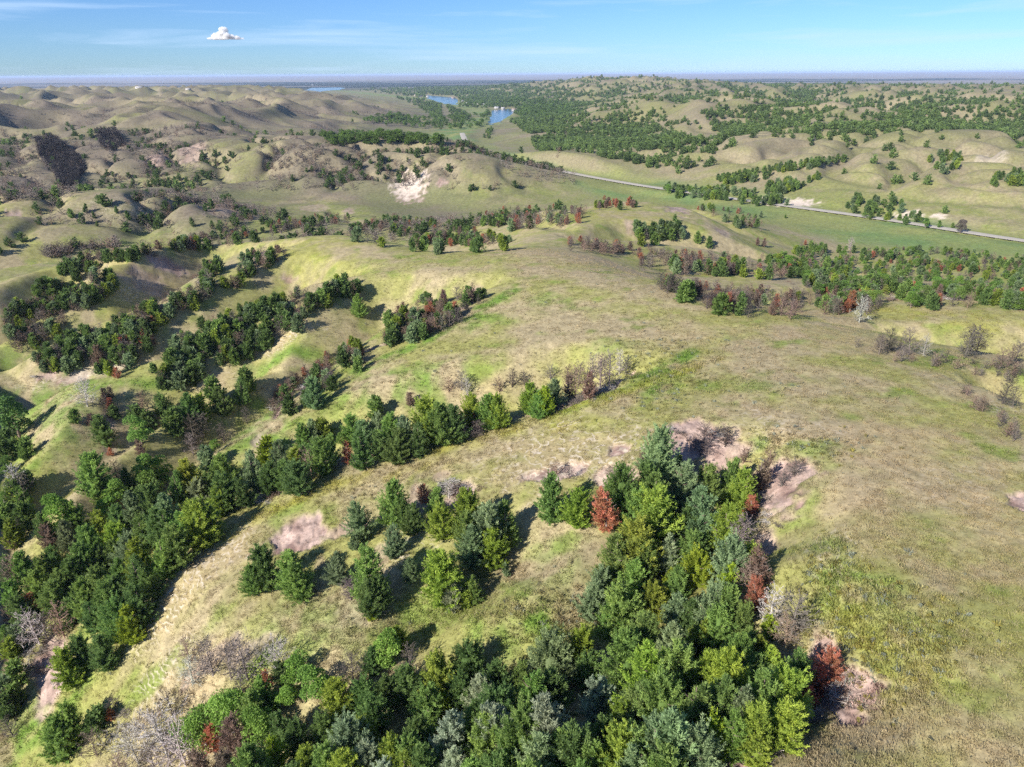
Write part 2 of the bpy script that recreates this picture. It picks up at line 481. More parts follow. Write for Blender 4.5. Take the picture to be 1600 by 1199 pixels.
def blob_mask(x, y, blobs, soft=0.5):
    """soft spots: (u, v, half width px, half depth px along the ground, weight)"""
    m = np.zeros(x.shape)
    n1 = fbm(x, y, 5.0, 3, 201); n2 = fbm(x, y, 1.6, 2, 202)
    for u, v, ru, rv, w in blobs:
        c, e, n = cast([u, u + ru, u], [v, v, v - rv])
        if np.isnan(c).any() or np.isnan(e).any() or np.isnan(n).any(): continue
        tpx = np.hypot(c[0], c[1]) / F_PX
        ex = min(max(np.hypot(*(e - c)[:2]), 0.5), 1.4 * ru * tpx); nn = max(min(np.hypot(*(n - c)[:2]), 3.5 * ex), 0.5)
        ax = (n - c)[:2] / max(np.hypot(*(n - c)[:2]), 1e-6)
        lx, ly = x - c[0], y - c[1]
        sel = (np.abs(lx) < 2.2 * (ex + nn)) & (np.abs(ly) < 2.2 * (ex + nn))
        if not sel.any(): continue
        a = (lx[sel] * ax[0] + ly[sel] * ax[1]) / nn; b = (-lx[sel] * ax[1] + ly[sel] * ax[0]) / ex
        d = np.sqrt(a * a + b * b) + 0.75 * n1[sel] + 0.35 * n2[sel]
        m[sel] = np.maximum(m[sel], w * (1 - sstep(1 - soft, 1 + soft * 0.4, d)))
    return m

def line_mask(x, y, pts, wpx, soft=0.6):
    a = np.array(pts, float); P = cast(a[:, 0], a[:, 1]); P = P[~np.isnan(P[:, 0])]
    w = wpx * np.hypot(P[:, 0], P[:, 1]).mean() / F_PX
    m = np.zeros(x.shape)
    lo = P[:, :2].min(0) - 5 * w; hi = P[:, :2].max(0) + 5 * w
    sel = (x > lo[0]) & (x < hi[0]) & (y > lo[1]) & (y < hi[1])
    if sel.any():
        d, _, _ = poly_dist(x[sel], y[sel], P)
        d = d / w + 0.5 * fbm(x[sel], y[sel], 3.5 * w, 3, 210)
        m[sel] = 1 - sstep(1 - soft, 1 + soft, d)
    return m

BARE = [(465,832,48,24,1),(545,822,36,12,.7),(1092,682,64,32,1),(1150,700,30,14,.8),(1215,765,40,52,1),(1195,850,14,50,.8),(1318,1090,56,56,1),(1290,1020,24,50,.9),(1140,1185,60,28,1),(85,1040,22,46,.9),
        (262,414,26,12,1),(225,440,30,20,.6),(1592,782,20,18,1),(968,702,18,10,.9),(870,738,50,14,.85),(965,738,40,14,.8),(720,770,22,20,.8),(690,745,14,8,.5),(400,690,16,10,.6),
        (640,290,24,20,.9),(690,285,10,6,.8),(110,590,26,10,.8),(170,660,14,16,.7),(75,585,20,8,.7),(245,245,14,10,.7),(300,230,20,8,.6),(20,335,14,8,.8),(545,330,10,8,.6),
        (1060,325,16,6,.8),(1130,362,9,5,.6),(990,355,14,10,.5),(410,395,14,5,.6),(450,435,14,7,.7),(740,455,12,6,.8),(490,325,26,5,.5),(360,325,30,7,.5),(170,700,10,12,.5),(500,880,10,12,.4),(600,860,16,18,.4),(655,780,16,30,.5),(560,940,40,24,.35),(330,1030,40,16,.5),(400,1010,30,12,.5)]
PALE = [(638,288,22,16,1),(1232,318,46,7,1),(1195,312,14,4,.9),(1420,336,24,8,.8),(1470,338,12,4,.9),(1545,250,14,4,.4),(120,585,26,8,.6),(180,575,20,6,.5)]
STEPS = [(310,885,80,40,1),(240,980,40,40,.8),(880,705,140,50,1),(1000,700,50,30,1),(650,845,40,50,.8),(450,525,70,20,.7),(200,460,50,22,.8),(330,590,60,16,.5),(120,590,60,14,.8),(1220,660,90,25,.5),(1300,860,60,50,.5),(1500,760,80,50,.35),(250,1060,50,40,.7),(200,320,70,12,.6),(1570,640,24,14,.6)]
TAN = [(310,885,90,50,.9),(880,710,150,46,.8),(1400,700,120,60,.8),(1350,800,90,70,.7),(1540,800,90,80,.8),(1450,1140,110,60,.6),(430,525,80,26,.8),(340,590,70,20,.8),(900,400,90,14,.7),(1180,660,100,30,.7),(1100,520,90,20,.5),(240,450,60,30,.8),(1320,530,90,16,.6),(1560,600,50,20,.6),(760,600,70,16,.5),(130,570,90,20,.6),(200,540,40,16,.6),(320,1060,60,40,.7)]
LUSH = [(480,965,110,50,.5),(650,965,100,50,.5),(840,900,80,60,.45),(720,940,60,40,.4),(640,590,60,22,.8),(700,575,50,16,.6),(560,615,50,14,.7),(430,565,70,12,1),(850,470,40,10,.5),(760,500,40,14,.7),(860,965,90,50,1),(780,980,60,40,.8),(520,1000,90,50,.5),(60,630,50,30,.9),(110,640,60,30,.8),(60,1130,60,50,1),(230,600,50,12,.9),(300,580,60,10,.4),(140,545,50,12,.7),(60,650,80,50,.7),(1030,590,40,24,1),(1180,600,50,12,.5),  # the leading blobs paint shade on the slope's grass, the rest are lush patches
        (1340,930,70,50,.8),(1290,870,40,30,.6),(1400,990,90,50,.6),(1350,1060,60,50,.5),(1260,700,60,20,.6),(1200,690,50,14,.7),(900,480,30,10,.4),(950,540,40,12,.4),(30,560,60,20,.6),(1490,560,60,8,.7),(420,645,30,14,.8),(390,680,30,14,.8),(340,660,30,10,.7),(500,600,30,12,.6)]
YELLOW = [(1330,960,50,40,.7),(1390,1000,90,40,.9),(1360,1080,60,50,.7),(1440,1060,70,50,.5),(900,660,70,14,.6),(640,735,80,14,.8),(540,760,50,12,.6),(760,690,60,12,.6),(650,330,0.1,0.1,0),(1450,490,160,12,.6),(950,335,90,7,.6),(480,370,70,6,.5),(180,400,90,14,.5),(620,360,60,6,.4)]
YEL_LINE = [[(330,850),(430,795),(520,760),(620,725),(720,690),(820,665),(930,630),(1040,590),(1120,560)], [(1010,425),(1100,430),(1220,430)], [(780,345),(850,338),(940,326)]]
LUSH_LINE = [[(860,650),(950,620),(1030,590),(1080,550)], [(560,580),(640,545),(740,490),(800,455)]]
SOIL_LINE = [[(365,792),(470,748),(560,714),(680,682),(780,657),(870,642),(960,606),(990,582)], [(430,652),(490,592),(560,552),(650,520),(750,468)], [(60,590),(130,556),(200,512),(290,462)]]

def ground_fields(x, y, z):
    r = np.hypot(x, y); near = r < 900
    F = {k: np.zeros(x.shape) for k in ('bare', 'pale', 'steps', 'tan', 'lush_shade', 'yellow')}
    X, Y = x[near], y[near]
    def put(k, v): F[k][near] = v
    put('bare', np.maximum(blob_mask(X, Y, BARE, 0.35), 0.9 * np.max([line_mask(X, Y, l, 3.5) for l in SOIL_LINE], 0)))
    put('pale', blob_mask(X, Y, PALE, 0.3))
    put('steps', blob_mask(X, Y, STEPS, 0.7))
    put('tan', blob_mask(X, Y, TAN, 0.8))
    put('lush_shade', np.maximum(blob_mask(X, Y, LUSH, 0.8), np.max([line_mask(X, Y, l, 14) for l in LUSH_LINE], 0)))
    put('yellow', np.maximum(blob_mask(X, Y, YELLOW, 0.8), np.max([line_mask(X, Y, l, w) for l, w in zip(YEL_LINE, (15, 6, 7))], 0)))
    return F

C_TAN = np.array([.335, .275, .158]); C_OLIVE = np.array([.256, .248, .082]); C_GREEN = np.array([.165, .218, .042])
C_LUSH = np.array([.105, .190, .026]); C_YEL = np.array([.315, .290, .058]); C_SOIL = np.array([.40, .295, .245]); C_SOIL2 = np.array([.23, .15, .125])
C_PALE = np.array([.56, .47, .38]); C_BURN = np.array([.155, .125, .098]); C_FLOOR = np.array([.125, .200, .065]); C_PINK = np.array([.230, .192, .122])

def lerp(a, b, t):
    return a + (b - a) * np.clip(t, 0, 1)[..., None]

def ground_colour(x, y, z, slope, F):
    r = np.hypot(x, y)
    n_big = fbm(x, y, 60, 3, 301); n_mid = fbm(x, y, 16, 3, 302); n_small = fbm(x, y, 4.5, 3, 303); n_w = fbm(x, y, 9, 3, 305)
    k = sstep(-.38, .32, n_mid * 0.9 + n_small * 0.4 + n_big * 0.45)
    c = lerp(np.broadcast_to(C_TAN, x.shape + (3,)), C_OLIVE, k)
    c = lerp(c, C_GREEN, sstep(.12, .5, n_w * .8 + n_small * .5 + n_big * .2) * .75)
    # farther hills: rounder, paler, burnt scrub on the left, pinkish loess on the right
    far = sstep(330, 700, r)
    c = lerp(c, lerp(np.broadcast_to(C_PINK, x.shape + (3,)), np.array([.180, .172, .078]), sstep(-.3, .35, .7 * fbm(x, y, 140, 3, 311) + .5 * n_big + .4 * n_mid)), far * .9)
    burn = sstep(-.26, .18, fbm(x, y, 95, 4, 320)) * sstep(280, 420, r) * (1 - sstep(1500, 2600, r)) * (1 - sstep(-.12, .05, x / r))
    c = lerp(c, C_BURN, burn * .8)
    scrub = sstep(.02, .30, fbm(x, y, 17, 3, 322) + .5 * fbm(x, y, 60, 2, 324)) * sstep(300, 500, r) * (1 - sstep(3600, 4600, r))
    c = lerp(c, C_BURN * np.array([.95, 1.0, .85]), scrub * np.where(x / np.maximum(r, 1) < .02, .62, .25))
    low = 1 - sstep(14, 24, z)
    c = lerp(c, C_GREEN, low * sstep(250, 320, r) * (1 - far * .5) * sstep(-.4, .2, n_big) * .4)
    vd, vz, _ = poly_dist(x, y, VALLEY_AXIS)
    floor = (1 - sstep(20, 52, vd + 16 * n_big * np.clip(r / 400, 1, 3))) * (1 - sstep(14, 17.5, z)) * sstep(300, 420, r)
    c = lerp(c, lerp(np.broadcast_to(C_FLOOR, x.shape + (3,)), C_OLIVE * .95, sstep(-.3, .2, fbm(x, y, 55, 3, 330)) * .7), floor * .9)
    steep = sstep(.62, .95, slope) * sstep(120, 400, r)
    c = lerp(c, C_PINK, steep * .7)
    c = lerp(c, C_TAN * np.array([1.10, 1.03, 1.05]), F['tan'] * .85)
    c = lerp(c, C_LUSH * 1.15, F['lush_shade'] * .85 * sstep(-.45, .15, n_small + .4 * n_mid))
    c = lerp(c, C_YEL, F['yellow'] * .7 * sstep(-.5, .3, n_small))
    c = lerp(c, lerp(np.broadcast_to(C_SOIL, x.shape + (3,)), C_SOIL2, sstep(-.2, .5, fbm(x, y, 3.2, 3, 340))), F['bare'] * 1.1)
    c = lerp(c, C_PALE, F['pale'])
    # the plain beyond the hills: dark belts of trees, pale fields
    pl = sstep(4300, 5600, r)
    belts = lerp(np.broadcast_to(np.array([.022, .034, .022]), x.shape + (3,)), np.array([.24, .21, .18]), sstep(.02, .25, fbm(x * .35, y, 900, 3, 350) + sstep(10000, 13500, r) * .9))
    c = lerp(c, belts, pl)
    v = 1 + .16 * fbm(x, y, 2.0, 2, 360) + .10 * n_mid
    return np.clip(c * v[..., None], .01, .9)

_dzr = np.gradient(GZ, axis=0) / np.gradient(R_G)[:, None]
_dzt = (np.roll(GZ, -1, 1) - np.roll(GZ, 1, 1)) / np.maximum(np.hypot(np.roll(GX, -1, 1) - np.roll(GX, 1, 1), np.roll(GY, -1, 1) - np.roll(GY, 1, 1)), 1e-6)
G_SLOPE = np.hypot(_dzr, _dzt)
G_F = ground_fields(GX, GY, GZ)
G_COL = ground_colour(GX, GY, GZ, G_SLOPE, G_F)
# bare scarps sit a little below the turf and are cut by small rills
_br = sstep(.3, .7, G_F['bare']) * sstep(20, 40, np.hypot(GX, GY)) * (1 - sstep(300, 500, np.hypot(GX, GY)))
GZ = GZ + _br * (0.30 * fbm(GX, GY, 2.4, 3, 371) - 0.22 * np.exp(-(fbm(GX, GY, 1.7, 2, 373) / .10) ** 2))
GZ = GZ - 0.35 * sstep(.35, .75, G_F['bare']) * sstep(20, 40, np.hypot(GX, GY))

# the sheet itself
gm, gn, gl, gp = new_mat('prairie_ground')
a_col = nd(gn, 'ShaderNodeAttribute', attribute_name='ground_colour')
a_stp = nd(gn, 'ShaderNodeAttribute', attribute_name='steps')
a_bare = nd(gn, 'ShaderNodeAttribute', attribute_name='bare')
geo = nd(gn, 'ShaderNodeNewGeometry')
n_f = nd(gn, 'ShaderNodeTexNoise', Scale=2.6, Detail=3.0, Roughness=0.7)
n_m = nd(gn, 'ShaderNodeTexNoise', Scale=0.55, Detail=2.0, Roughness=0.6)
n_g = nd(gn, 'ShaderNodeTexNoise', Scale=9.0, Detail=2.0, Roughness=0.7)
for n in (n_f, n_m, n_g): gl.new(geo.outputs['Position'], n.inputs['Vector'])
mr1 = nd(gn, 'ShaderNodeMapRange'); mr1.inputs['From Min'].default_value = .3; mr1.inputs['From Max'].default_value = .7; mr1.inputs['To Min'].default_value = .76; mr1.inputs['To Max'].default_value = 1.24
gl.new(n_f.outputs['Fac'], mr1.inputs['Value'])
mr2 = nd(gn, 'ShaderNodeMapRange'); mr2.inputs['From Min'].default_value = .3; mr2.inputs['From Max'].default_value = .7; mr2.inputs['To Min'].default_value = .8; mr2.inputs['To Max'].default_value = 1.2
gl.new(n_m.outputs['Fac'], mr2.inputs['Value'])
mr3 = nd(gn, 'ShaderNodeMapRange'); mr3.inputs['From Min'].default_value = .3; mr3.inputs['From Max'].default_value = .7; mr3.inputs['To Min'].default_value = .82; mr3.inputs['To Max'].default_value = 1.18
gl.new(n_g.outputs['Fac'], mr3.inputs['Value'])
mm = nd(gn, 'ShaderNodeMath', operation='MULTIPLY'); gl.new(mr1.outputs[0], mm.inputs[0]); gl.new(mr2.outputs[0], mm.inputs[1])
mm2 = nd(gn, 'ShaderNodeMath', operation='MULTIPLY'); gl.new(mm.outputs[0], mm2.inputs[0]); gl.new(mr3.outputs[0], mm2.inputs[1])
sc_v = nd(gn, 'ShaderNodeVectorMath', operation='SCALE'); gl.new(a_col.outputs['Color'], sc_v.inputs[0]); gl.new(mm2.outputs[0], sc_v.inputs['Scale'])
# trodden terracettes: thin broken ledges of bare loess that follow the contours
sep = nd(gn, 'ShaderNodeSeparateXYZ'); gl.new(geo.outputs['Position'], sep.inputs[0])
wob = nd(gn, 'ShaderNodeTexNoise', Scale=0.35, Detail=2.0, Roughness=0.6); gl.new(geo.outputs['Position'], wob.inputs['Vector'])
w1 = nd(gn, 'ShaderNodeMath', operation='MULTIPLY_ADD'); gl.new(wob.outputs['Fac'], w1.inputs[0]); w1.inputs[1].default_value = 3.0; gl.new(sep.outputs['Z'], w1.inputs[2])
w2 = nd(gn, 'ShaderNodeMath', operation='MULTIPLY'); gl.new(w1.outputs[0], w2.inputs[0]); w2.inputs[1].default_value = 1.9
w3 = nd(gn, 'ShaderNodeMath', operation='FRACT'); gl.new(w2.outputs[0], w3.inputs[0])
w4 = nd(gn, 'ShaderNodeMapRange'); w4.inputs['From Min'].default_value = .55; w4.inputs['From Max'].default_value = .86; gl.new(w3.outputs[0], w4.inputs['Value'])
brk = nd(gn, 'ShaderNodeMapRange'); brk.inputs['From Min'].default_value = .40; brk.inputs['From Max'].default_value = .54
n_b = nd(gn, 'ShaderNodeTexNoise', Scale=0.9, Detail=3.0, Roughness=0.65); gl.new(geo.outputs['Position'], n_b.inputs['Vector']); gl.new(n_b.outputs['Fac'], brk.inputs['Value'])
w5 = nd(gn, 'ShaderNodeMath', operation='MULTIPLY'); gl.new(w4.outputs[0], w5.inputs[0]); gl.new(brk.outputs[0], w5.inputs[1])
w6 = nd(gn, 'ShaderNodeMath', operation='MULTIPLY'); gl.new(w5.outputs[0], w6.inputs[0]); gl.new(a_stp.outputs['Fac'], w6.inputs[1])
col1 = mixc(gn, gl, w6.outputs[0], sc_v.outputs[0], (.50, .43, .33, 1))
n_r = nd(gn, 'ShaderNodeTexNoise', Scale=1.3, Detail=4.0, Roughness=0.75, Distortion=0.8); gl.new(geo.outputs['Position'], n_r.inputs['Vector'])
mr5 = nd(gn, 'ShaderNodeMapRange'); mr5.inputs['From Min'].default_value = .54; mr5.inputs['From Max'].default_value = .66; gl.new(n_r.outputs['Fac'], mr5.inputs['Value'])
mb = nd(gn, 'ShaderNodeMath', operation='MULTIPLY'); gl.new(mr5.outputs[0], mb.inputs[0]); gl.new(a_bare.outputs['Fac'], mb.inputs[1])
mb2 = nd(gn, 'ShaderNodeMath', operation='MULTIPLY'); gl.new(mb.outputs[0], mb2.inputs[0]); mb2.inputs[1].default_value = .6
col2 = mixc(gn, gl, mb2.outputs[0], col1, (.17, .115, .09, 1))
gl.new(col2, gp.inputs['Base Color'])
gp.inputs['Roughness'].default_value = 0.95
gp.inputs['Specular IOR Level'].default_value = 0.15

_idx = np.arange(NR * NT).reshape(NR, NT)
_a = _idx[:-1]; _b = _idx[1:]
_q = np.stack([_a, np.roll(_a, -1, 1), np.roll(_b, -1, 1), _b], -1).reshape(-1, 4)
_cv = NR * NT
_fan = np.stack([np.full(NT, _cv), np.roll(_idx[0], -1), _idx[0]], -1)
_co = np.vstack([np.stack([GX, GY, GZ], -1).reshape(-1, 3), [[0, 0, GZ[0].mean()]]])
def _ext(a): return np.concatenate([a.reshape(NR * NT, -1), a.reshape(NR * NT, -1)[:1]]).squeeze()
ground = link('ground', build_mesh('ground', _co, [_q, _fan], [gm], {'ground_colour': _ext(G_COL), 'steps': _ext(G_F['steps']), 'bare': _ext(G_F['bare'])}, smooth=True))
tag(ground, 'rolling prairie hills of tan and green grass cut by gullies', kind='structure')

# ------------------------------------------------------------------ road and lakes
rm, rn, rl, rp_ = new_mat('gravel_road')
_pos = nd(rn, 'ShaderNodeNewGeometry'); _nz = nd(rn, 'ShaderNodeTexNoise', Scale=0.25, Detail=5.0); rl.new(_pos.outputs['Position'], _nz.inputs['Vector'])
rl.new(mixc(rn, rl, _nz.outputs['Fac'], (.33, .295, .24, 1), (.46, .415, .34, 1)), rp_.inputs['Base Color']); rp_.inputs['Roughness'].default_value = .95
_t = np.gradient(ROAD[:, :2], axis=0); _t /= np.hypot(*_t.T)[:, None]; _n = np.stack([-_t[:, 1], _t[:, 0]], -1)
_rows = []
for off, dz in ((-3.9, .02), (-3.1, .14), (0, .2), (3.1, .14), (3.9, .02)):
    jit = .5 * fbm(ROAD[:, 0], ROAD[:, 1], 20, 2, 400) * np.sign(off)
    _rows.append(np.c_[ROAD[:, :2] + _n * (off + jit)[:, None], ROAD[:, 2] + dz + .05])
_rv = np.stack(_rows, 1); _k = np.arange(len(ROAD) * 5).reshape(len(ROAD), 5)
_rq = np.stack([_k[:-1, :-1], _k[:-1, 1:], _k[1:, 1:], _k[1:, :-1]], -1).reshape(-1, 4)[:, ::-1]
road = link('road', build_mesh('road', _rv.reshape(-1, 3), _rq, [rm], smooth=True))
tag(road, 'pale gravel road running along the valley floor', kind='structure')

lm, ln_, ll, lp = new_mat('lake_water')
lp.inputs['Base Color'].default_value = (.018, .045, .085, 1); lp.inputs['Roughness'].default_value = .12
lp.inputs['IOR'].default_value = 1.33
_lg = nd(ln_, 'ShaderNodeNewGeometry'); _lnz = nd(ln_, 'ShaderNodeTexNoise', Scale=.35, Detail=4.0); ll.new(_lg.outputs['Position'], _lnz.inputs['Vector'])
_lb = nd(ln_, 'ShaderNodeBump'); _lb.inputs['Strength'].default_value = .5; _lb.inputs['Distance'].default_value = .3
ll.new(_lnz.outputs['Fac'], _lb.inputs['Height']); ll.new(_lb.outputs['Normal'], lp.inputs['Normal'])
for P, lab in zip(LAKES, ('nearest reach of blue lake among green trees', 'middle reach of blue lake behind the tan hills', 'far blue lake at the edge of the plain')):
    c = P.mean(0); Q = c + (P - c) * 1.12; n = len(Q)
    vv = np.vstack([np.c_[Q[:, :2], np.full(n, LAKE_Z)], [[c[0], c[1], LAKE_Z]]])
    ff = np.array([[n, (i + 1) % n, i] for i in range(n)])
    a2 = 0.5 * sum(vv[i, 0] * vv[(i + 1) % n, 1] - vv[(i + 1) % n, 0] * vv[i, 1] for i in range(n))
    if a2 > 0: ff = ff[:, ::-1]
    tag(link('lake', build_mesh('lake', vv, ff, [lm])), lab, kind='structure')
# ------------------------------------------------------------------ plant materials
def foliage_mat(name, source, gain=1.0, trans=0.45):
    """source 'object' takes the colour of the object, 'instancer' the tint stored with a scattered point"""
    m, n, l, p = new_mat(name)
    if source == 'object':
        oi = nd(n, 'ShaderNodeObjectInfo'); base = oi.outputs['Color']
    else:
        at = nd(n, 'ShaderNodeAttribute', attribute_name='tint'); at.attribute_type = 'INSTANCER'; base = at.outputs['Color']
    tn = nd(n, 'ShaderNodeAttribute', attribute_name='tone')
    sc = nd(n, 'ShaderNodeVectorMath', operation='SCALE'); l.new(base, sc.inputs[0]); l.new(tn.outputs['Fac'], sc.inputs['Scale'])
    # sprays differ a little in hue from one to the next
    hs = nd(n, 'ShaderNodeHueSaturation'); l.new(sc.outputs[0], hs.inputs['Color'])
    hm = nd(n, 'ShaderNodeMapRange'); hm.inputs['From Min'].default_value = .6; hm.inputs['From Max'].default_value = 1.4; hm.inputs['To Min'].default_value = .515; hm.inputs['To Max'].default_value = .485
    l.new(tn.outputs['Fac'], hm.inputs['Value']); l.new(hm.outputs[0], hs.inputs['Hue'])
    p.inputs['Roughness'].default_value = .7; p.inputs['Specular IOR Level'].default_value = .2
    l.new(hs.outputs['Color'], p.inputs['Base Color'])
    tr = nd(n, 'ShaderNodeBsdfTranslucent'); l.new(hs.outputs['Color'], tr.inputs['Color'])
    mx = nd(n, 'ShaderNodeMixShader'); mx.inputs[0].default_value = trans
    l.new(p.outputs[0], mx.inputs[1]); l.new(tr.outputs[0], mx.inputs[2])
    l.new(mx.outputs[0], n['Material Output'].inputs['Surface'])
    return m

M_FOL = foliage_mat('tree_foliage', 'object')
M_FOL_S = foliage_mat('scattered_foliage', 'instancer')

def wood_mat(name, source):
    m, n, l, p = new_mat(name)
    if source == 'object': s = nd(n, 'ShaderNodeObjectInfo').outputs['Color']
    else:
        at = nd(n, 'ShaderNodeAttribute', attribute_name='tint'); at.attribute_type = 'INSTANCER'; s = at.outputs['Color']
    g = nd(n, 'ShaderNodeNewGeometry'); nz = nd(n, 'ShaderNodeTexNoise', Scale=5.0, Detail=3.0); l.new(g.outputs['Position'], nz.inputs['Vector'])
    mr = nd(n, 'ShaderNodeMapRange'); mr.inputs['To Min'].default_value = .6; mr.inputs['To Max'].default_value = 1.4; l.new(nz.outputs['Fac'], mr.inputs['Value'])
    sc = nd(n, 'ShaderNodeVectorMath', operation='SCALE'); l.new(s, sc.inputs[0]); l.new(mr.outputs[0], sc.inputs['Scale'])
    l.new(sc.outputs[0], p.inputs['Base Color']); p.inputs['Roughness'].default_value = .9; p.inputs['Specular IOR Level'].default_value = .15
    return m
M_WOOD = wood_mat('bark', 'object')
M_WOOD_S = wood_mat('scattered_wood', 'instancer')

# ------------------------------------------------------------------ geometry of plants
def unit(v):
    return v / np.maximum(np.linalg.norm(v, axis=-1, keepdims=True), 1e-9)

def blades(P, D, L, W, rg):
    """flat pointed sprays from P along D; returns verts (n*4,3) and quads"""
    n = len(P)
    side = unit(np.cross(D, rg.normal(size=(n, 3))))
    L = np.broadcast_to(L, n)[:, None]; W = np.broadcast_to(W, n)[:, None]
    bend = np.cross(D, side) * (rg.normal(size=(n, 1)) * .12) * L
    v = np.stack([P, P + D * L * .5 + side * W * .5 + bend, P + D * L, P + D * L * .5 - side * W * .5 + bend], 1)
    return v.reshape(-1, 3), np.arange(n * 4).reshape(n, 4)

def tube(pts, rad, k=5):
    pts = np.asarray(pts, float); rad = np.asarray(rad, float); n = len(pts)
    t = unit(np.gradient(pts, axis=0))
    ref = np.array([.31, .77, .12]); a = unit(np.cross(t, ref)); b = np.cross(t, a)
    th = np.arange(k) * 2 * np.pi / k
    v = pts[:, None] + rad[:, None, None] * (np.cos(th)[None, :, None] * a[:, None] + np.sin(th)[None, :, None] * b[:, None])
    ix = np.arange(n * k).reshape(n, k)
    q = np.stack([ix[:-1], np.roll(ix[:-1], -1, 1), np.roll(ix[1:], -1, 1), ix[1:]], -1).reshape(-1, 4)
    return v.reshape(-1, 3), q

class Acc:
    def __init__(s): s.v = []; s.f = {3: [], 4: []}; s.t = []; s.n = 0
    def add(s, v, f, tone=1.0):
        s.v.append(v); s.f[f.shape[1]].append(f + s.n); s.t.append(np.broadcast_to(np.asarray(tone, float), len(v))); s.n += len(v)
    def mesh(s, name, mat):
        fs = [np.concatenate(s.f[k]) for k in (3, 4) if s.f[k]]
        return build_mesh(name, np.concatenate(s.v), fs, [mat], {'tone': np.concatenate(s.t)})

def cedar_profile(t, shape):
    return np.power(np.clip(1 - t, 0, 1), shape) * np.minimum(1, (t + .10) / .22)

def cedar_crown(seed, H=6.0, R=2.0, boughs=60, per=8, nb=10, L=.46, shape=.62, core=True, wid=.26, mat=None, name='crown'):
    """a cedar built from upswept plumes; their tips make the ragged outline and leave dark gaps between them"""
    rg = np.random.default_rng(seed)
    acc = Acc()
    t = np.empty(0)
    while len(t) < boughs:
        c = .02 + .93 * rg.random(boughs * 3)
        t = np.r_[t, c[rg.random(len(c)) < cedar_profile(c, shape) + .08]]
    t = np.sort(t[:boughs]); ang = np.arange(boughs) * 2.399 + rg.normal(size=boughs) * .5
    k = rg.uniform(.70, 1.14, boughs)
    for _ in range(4):
        a0, t0, w, s = rg.random() * 6.283, rg.random() * .8, rg.uniform(.4, .8), rg.uniform(.12, .30) * rg.choice([-1, 1])
        k = k + s * np.exp(-(np.angle(np.exp(1j * (ang - a0))) / w) ** 2 - ((t - t0) / .2) ** 2)
    lean = rg.normal(size=2) * .05
    out = np.stack([np.cos(ang), np.sin(ang), np.zeros(boughs)], -1)
    rad = R * cedar_profile(t, shape) * np.clip(k, .55, 1.4)
    rise = (.35 + .75 * t) * rg.uniform(.6, 1.4, boughs)                 # plumes sweep upward more towards the top
    tone = rg.uniform(.74, 1.26, boughs)
    C, D, S, Tn = [], [], [], []
    for s in np.linspace(.30, 1.0, per):
        q = out * (rad * s)[:, None]
        z = H * t * .93 + rise * rad * s ** 2 + .10
        C.append(np.c_[q[:, 0] + lean[0] * z, q[:, 1] + lean[1] * z, z] + rg.normal(size=(boughs, 3)) * .10 * (1.2 - s))
        D.append(unit(out + np.array([0, 0, 1.0]) * (2 * rise * s + .25)[:, None] + rg.normal(size=(boughs, 3)) * .22))
        S.append(np.full(boughs, 1.12 - .42 * s)); Tn.append(tone * (.9 + .2 * s))
    m = max(3, boughs // 12)                                              # leader
    C.append(np.c_[rg.normal(size=(m, 2)) * .07 + lean * H, H * rg.uniform(.80, .95, m)]); D.append(unit(np.array([0, 0, 1.0]) + rg.normal(size=(m, 3)) * .2)); S.append(np.full(m, .8)); Tn.append(np.full(m, 1.1))
    C, D, S, Tn = map(np.concatenate, (C, D, S, Tn)); n = len(C)
    ax = np.repeat(D, nb, 0); base = np.repeat(C, nb, 0); sz = np.repeat(S, nb) * L
    dirs = unit(ax + rg.normal(size=(n * nb, 3)) * .50)
    P = base + ax * (rg.uniform(-.4, .3, n * nb) * sz)[:, None] + rg.normal(size=(n * nb, 3)) * (.16 * sz)[:, None]
    v, f = blades(P, dirs, sz * rg.uniform(.6, 1.2, n * nb), sz * wid * rg.uniform(.7, 1.3, n * nb), rg)
    acc.add(v, f, np.repeat(np.repeat(Tn, nb) * rg.uniform(.84, 1.16, n * nb), 4))
    if core:   # dense inner twigs
        ks, rs = 9, 7
        th = np.arange(ks) * 2 * np.pi / ks
        tt = np.linspace(.03, .90, rs)
        rr = R * cedar_profile(tt, shape)[:, None] * .33 * (1 + .2 * rg.normal(size=(rs, ks)))
        V = np.stack([rr * np.cos(th) + (lean[0] * tt * H)[:, None], rr * np.sin(th) + (lean[1] * tt * H)[:, None], np.broadcast_to((tt * H)[:, None], rr.shape)], -1).reshape(-1, 3)
        ix = np.arange(rs * ks).reshape(rs, ks)
        qd = np.stack([ix[:-1], np.roll(ix[:-1], -1, 1), np.roll(ix[1:], -1, 1), ix[1:]], -1).reshape(-1, 4)
        acc.add(V, qd, .8)
    return acc.mesh(name, mat or M_FOL)

def trunk_mesh(seed, H=6.0, r=.14, mat=None, limbs=10, top=.86):
    rg = np.random.default_rng(seed); acc = Acc()
    n = 7; z = np.linspace(-.35, H * top, n)
    p = np.stack([np.cumsum(rg.normal(size=n) * .03), np.cumsum(rg.normal(size=n) * .03), z], -1)
    p[:, :2] -= p[1, :2]
    v, f = tube(p, r * np.linspace(1.25, .22, n), 6); acc.add(v, f)
    for i in range(limbs):
        h = rg.uniform(.1, .7); a = i * 2.4 + rg.random(); ln = H * .24 * (1 - h) + .25
        b = np.array([np.interp(h * H, z, p[:, 0]), np.interp(h * H, z, p[:, 1]), h * H]); d = np.array([math.cos(a), math.sin(a), .45])
        v, f = tube(np.stack([b, b + d * ln * .5, b + d * ln + [0, 0, ln * .2]]), np.array([.4, .25, .06]) * r, 4); acc.add(v, f)
    return acc.mesh('trunk', mat or M_WOOD)

